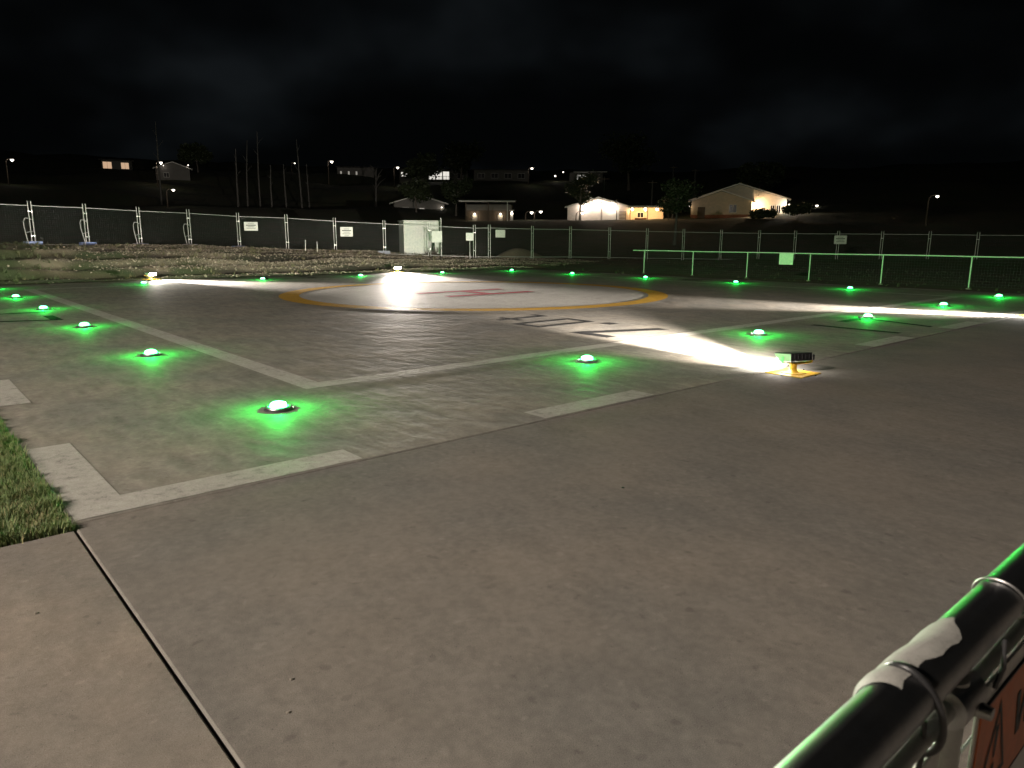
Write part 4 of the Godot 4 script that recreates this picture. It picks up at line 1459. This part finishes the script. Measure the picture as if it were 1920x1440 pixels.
func make_lamps() -> void:
	street_lamp("lone white street lamp farthest out over the dark slope", 7.0, 130.0, 12.6, 1.0, 0.22)
	street_lamp("white street lamp on a visible pole beside the dim house", 15.6, 140.0, 14.1, 1.5, 0.24)
	street_lamp("low white lamp under the dim house", 16.1, 100.0, 7.4, 0.15, 0.17)
	street_lamp("tiny faint lamp on the skyline above the bare trunks", 24.6, 200.0, 20.4, 0.3, 0.17)
	street_lamp("bright street lamp on the skyline past the bare trunks", 27.2, 170.0, 18.2, 1.0, 0.34)
	street_lamp("short street lamp above the bright hilltop house", 32.0, 150.0, 15.4, 1.0, 0.26)
	street_lamp("round street lamp above the long unlit house", 42.2, 160.0, 16.4, 1.0, 0.26)
	street_lamp("single lamp alone over the black slope past the gabled house", 70.2, 90.0, 6.2, 0.08, 0.16)
	street_lamp("dim lamp just past the end of the gabled house", 62.9, 118.0, 6.6, 0.15, 0.2)
	for q in [[42.0, 92.0, 4.9, "nearer the carport, of the pair beside it"], [42.7, 92.0, 5.0, "farther from the carport, of the pair beside it"], [45.9, 93.0, 4.9, "alone between the carport and the leafy tree"]]:
		street_lamp("low white garden lamp " + q[3], q[0], q[1], q[2], 0.15, 0.2)
	# utility poles
	var list := [[53.1, 143.0, 6.4, "taller, to the house side of the porch"], [54.7, 140.0, 5.6, "next to the gabled house roof"], [48.0, 110.0, 4.6, "thin, rising behind the garage roof"], [51.6, 112.0, 4.2, "thin, rising behind the porch roof"]]
	for q in list:
		var b := polar(q[0], q[1])
		var t := thing("utility_pole", "faint utility pole against the dark, " + q[3], "pole", b, -deg_to_rad(q[0]), "utility poles")
		var s := st()
		tube(s, [Vector3(0, -0.3, 0), Vector3(0, q[2], 0)], [0.16, 0.11], 8)
		obj("shaft", s, M.pale_bark, t)
		s = st()
		bev(s, Vector3(0, q[2] - 0.3, 0.1), Vector3(1.4, 0.1, 0.1), 0.01)
		obj("crossarm", s, M.timber, t)
	# the yard lamp behind the viewer's left shoulder that lights the concrete
	var y := thing("yard_lamp", "tall yard lamp on a mast beyond the lawn, outside the view", "lamp", Vector3(-17.0, 0.0, -3.2), 0.0)
	var s2 := st()
	tube(s2, [Vector3(0, 0, 0), Vector3(0, 9.9, 0)], [0.12, 0.07], 12)
	obj("mast", s2, M.fence_steel, y)
	s2 = st()
	bev(s2, Vector3(0.25, 10.08, 0), Vector3(0.7, 0.1, 0.5), 0.02)
	obj("lamp_head", s2, M.dark_metal, y)
	s2 = st()
	bev(s2, Vector3(0.3, 9.98, 0), Vector3(0.44, 0.06, 0.4), 0.01)
	obj("lamp_lens", s2, M.yard_glow, y)
	omni(y, Vector3(0.3, 9.98, 0), Color(1.0, 0.945, 0.885), YARD, 0.16)

const YARD := 1120.0

# ---------------------------------------------------------------- vegetation and rubble
func make_lawn() -> void:
	var s := st()
	bev(s, Vector3(-3.3, -0.05, -19.0), Vector3(8.0, 0.1, 28.2), 0.0)
	var soil := obj("lawn_soil", s, M.soil)
	struct(soil)
	var tufts := [tuft_mesh(8, 0.062, 0.0055, 0.035, 1), tuft_mesh(8, 0.05, 0.0055, 0.04, 2)]
	var cols := [Color(0.12, 0.17, 0.05), Color(0.16, 0.19, 0.065), Color(0.09, 0.14, 0.045), Color(0.26, 0.23, 0.11)]
	for v in 2:
		var pl := []
		var cl := []
		for i in 15000:
			var x := 0.70 - pow(rng.randf(), 1.4) * 3.2
			var z := -4.88 - pow(rng.randf(), 1.3) * 8.0
			var e := tf.get_noise_2d(x * 8.0, z * 8.0)
			if x > 0.66 + e * 0.12 and rng.randf() < 0.7:
				continue
			var sc := rng.randf_range(0.7, 1.3) * (1.0 + 0.5 * tf.get_noise_2d(x * 4.0 + 30.0, z * 4.0))
			pl.append(Transform3D(Basis(Vector3.UP, rng.randf() * TAU).scaled(Vector3(sc, sc, sc)), Vector3(x, -0.005, z)))
			var c: Color = cols[rng.randi() % 3]
			if rng.randf() < 0.08 + 0.2 * maxf(0.0, tf.get_noise_2d(x * 3.0, z * 3.0)):
				c = cols[3]
			cl.append(c * rng.randf_range(0.75, 1.2))
		var o := multi("lawn_grass", tufts[v], pl, cl)
		tag(o, ["short green lawn grass at the pad's near corner", "finer green lawn grass among the blades at the near corner"][v], "grass")

func make_rubble() -> void:
	for v in 2:
		var pl := []
		var cl := []
		for i in 60000:
			var x := rng.randf_range(-4.0, 36.0)
			var z := rng.randf_range(-46.0, -32.4)
			var sd := outside(x, z)
			if sd < 1.0 or sd > 13.0:
				continue
			var rise := rows(sd, x, z)
			if rng.randf() > clampf(rise * 7.0 + 0.06, 0.0, 1.0) or rng.randf() > smoothstep(2.0, 14.0, x):
				continue
			var sc := 0.013 + pow(rng.randf(), 5.0) * 0.06
			pl.append(Transform3D(Basis.from_euler(Vector3(rng.randf() * 0.6, rng.randf() * TAU, rng.randf() * 0.6)).scaled(Vector3.ONE * sc * 1.6), on(x, z, 0.0)))
			cl.append(Color(0.26, 0.22, 0.17) * rng.randf_range(0.4, 1.0))
		var o := multi("gravel", stone_mesh(3 + v), pl, cl)
		tag(o, ["loose gravel heaped in rows behind the pad", "coarser stones in the earth rows behind the pad"][v], "gravel")
	var tuft := [tuft_mesh(14, 0.32, 0.016, 0.12, 5), tuft_mesh(12, 0.2, 0.014, 0.14, 6)]
	for v in 2:
		var pl := []
		var cl := []
		for i in 16000:
			var x := rng.randf_range(-6.0, 42.0)
			var z := rng.randf_range(-52.0, -6.0)
			var sd := outside(x, z)
			if sd < 0.15 or sd > 16.0 or (x < 0.7 and z > -24.0) or (x > 28.4 and rng.randf() < 0.75):
				continue
			var n := tf.get_noise_2d(x * 0.9 + 11.0, z * 0.9)
			var keep := 0.05 + n * 1.3 + (0.7 if sd > 8.5 else 0.0) + (0.5 if sd < 1.1 else 0.0) + (0.35 if x < 6.0 else 0.0) + (0.3 if x > 29.0 else 0.0)
			if rng.randf() > keep:
				continue
			if rows(sd, x, z) > 0.12 and x > 6.0 and z < -33.0:
				continue
			var sc := rng.randf_range(0.4, 1.1) * (0.4 if sd < 1.2 or x > 28.4 else 0.8)
			pl.append(Transform3D(Basis(Vector3.UP, rng.randf() * TAU).scaled(Vector3(sc, sc * rng.randf_range(0.6, 1.1), sc)), on(x, z, -0.01)))
			cl.append(Color(0.05, 0.065, 0.024).lerp(Color(0.16, 0.135, 0.07), clampf(rng.randf() * 0.6 + n - (0.4 if x < 6.0 or x > 28.0 else 0.0), 0.0, 1.0)))
		var o := multi("dry_grass", tuft[v], pl, cl)
		tag(o, ["tall dry grass tufts along the bank under the fence", "short dry grass tufts along the back edge of the pad"][v], "grass")

const PEBBLES := [[1.048, -2.56, 0.014, "pale pebble lying near the slab joint, farther of two", true], [0.951, -2.37, 0.015, "pale pebble lying near the slab joint, nearer of two", true], [3.83, -3.19, 0.022, "dark fleck of debris alone on the open concrete", false], [0.36, -3.845, 0.02, "chip of concrete on the walkway below the lawn", true]]

func make_pebbles() -> void:
	for q in PEBBLES:
		var t := thing("pebble", q[3], "pebble", Vector3(q[0], 0.0, q[1]), q[0] * 3.0)
		var mi := MeshInstance3D.new()
		mi.name = "stone"
		mi.mesh = stone_mesh(int(q[1] * -10.0))
		mi.mesh.surface_set_material(0, M.walk if q[4] else M.rubber)
		mi.scale = Vector3(q[2], q[2] * 0.5, q[2])
		mi.position.y = 0.004
		t.add_child(mi)

# ---------------------------------------------------------------- sky
func make_sky() -> Sky:
	var w := 1024
	var h := 512
	var f := FastNoiseLite.new()
	f.seed = 7
	f.frequency = 1.3
	f.fractal_octaves = 5
	var im := Image.create(w, h, false, Image.FORMAT_RGBF)
	for y in h:
		var lat := PI * (0.5 - (y + 0.5) / h)
		for x in w:
			var lon := TAU * (x + 0.5) / w + 3.9
			var d := Vector3(cos(lat) * cos(lon), sin(lat), cos(lat) * sin(lon))
			var q := d / (absf(d.y) + 0.35)
			var n := f.get_noise_3d(q.x, q.y * 0.4, q.z)
			var k := clampf(0.42 + n * 1.25, 0.03, 1.0)
			k = k * k
			im.set_pixel(x, y, Color(0.0008 + 0.0050 * k, 0.0010 + 0.0062 * k, 0.0011 + 0.0072 * k))
	var pm := PanoramaSkyMaterial.new()
	pm.panorama = ImageTexture.create_from_image(im)
	var sky := Sky.new()
	sky.sky_material = pm
	return sky

# ---------------------------------------------------------------- the scene
func _ready() -> void:
	rng.seed = 20240
	tn.seed = 5
	tn.frequency = 0.22
	tn.fractal_octaves = 3
	tf.seed = 8
	tf.frequency = 0.5
	tf.fractal_octaves = 3
	var cam := Camera3D.new()
	cam.name = "camera"
	cam.transform = Transform3D(Basis(Vector3(0.75503281, 0.00303875, 0.65567997), Vector3(0.12743725, 0.98024027, -0.15129029), Vector3(-0.64318365, 0.19778719, 0.73972631)), Vector3(0, 1.75, 0))
	cam.fov = 56.01
	cam.near = 0.05
	cam.far = 2000.0
	var ca := CameraAttributesPhysical.new()
	ca.frustum_focal_length = 22.563
	ca.frustum_focus_distance = 14.0
	ca.frustum_near = 0.05
	ca.frustum_far = 2000.0
	ca.exposure_aperture = 8.0
	cam.attributes = ca
	add_child(cam)
	cam.current = true
	var env := Environment.new()
	env.background_mode = Environment.BG_SKY
	env.sky = make_sky()
	env.background_energy_multiplier = 1.0
	env.tonemap_mode = Environment.TONE_MAPPER_LINEAR
	env.tonemap_exposure = 1.0
	env.sdfgi_enabled = true
	env.ssao_enabled = true
	env.ssil_enabled = true
	var we := WorldEnvironment.new()
	we.name = "world"
	we.environment = env
	add_child(we)
	make_materials()
	M.green_glow = glow(Color(0.35, 1.0, 0.6), 14.0)
	M.flood_glow = glow(Color(1.0, 0.97, 0.94), 220.0)
	M.lamp_glow = glow(Color(1.0, 0.95, 0.88), 4.5)
	M.yard_glow = glow(Color(1.0, 0.85, 0.66), 12.0)
	M.window_lit = glow(Color(1.0, 0.98, 0.94), 0.85)
	M.window_warm = glow(Color(1.0, 0.82, 0.66), 0.55)
	M.window_dim = glow(Color(1.0, 0.97, 0.92), 0.3)
	M.cheek = mat(lin(0.45, 0.46, 0.44), 0.5)
	M.foot_dull = triplanar(mat(lin(0.24, 0.26, 0.32), 0.7), 0.5, M.tc)
	M.dirt = triplanar(mat(lin(0.27, 0.22, 0.16), 0.95), 2.1, M.tc, M.th, 2.0)
	make_ground()
	make_pad()
	make_lawn()
	make_rubble()
	make_green_lights()
	make_floodlights()
	make_low_railing()
	make_fence()
	make_houses()
	make_trees()
	make_lamps()
	make_near_railing()
	make_pebbles()
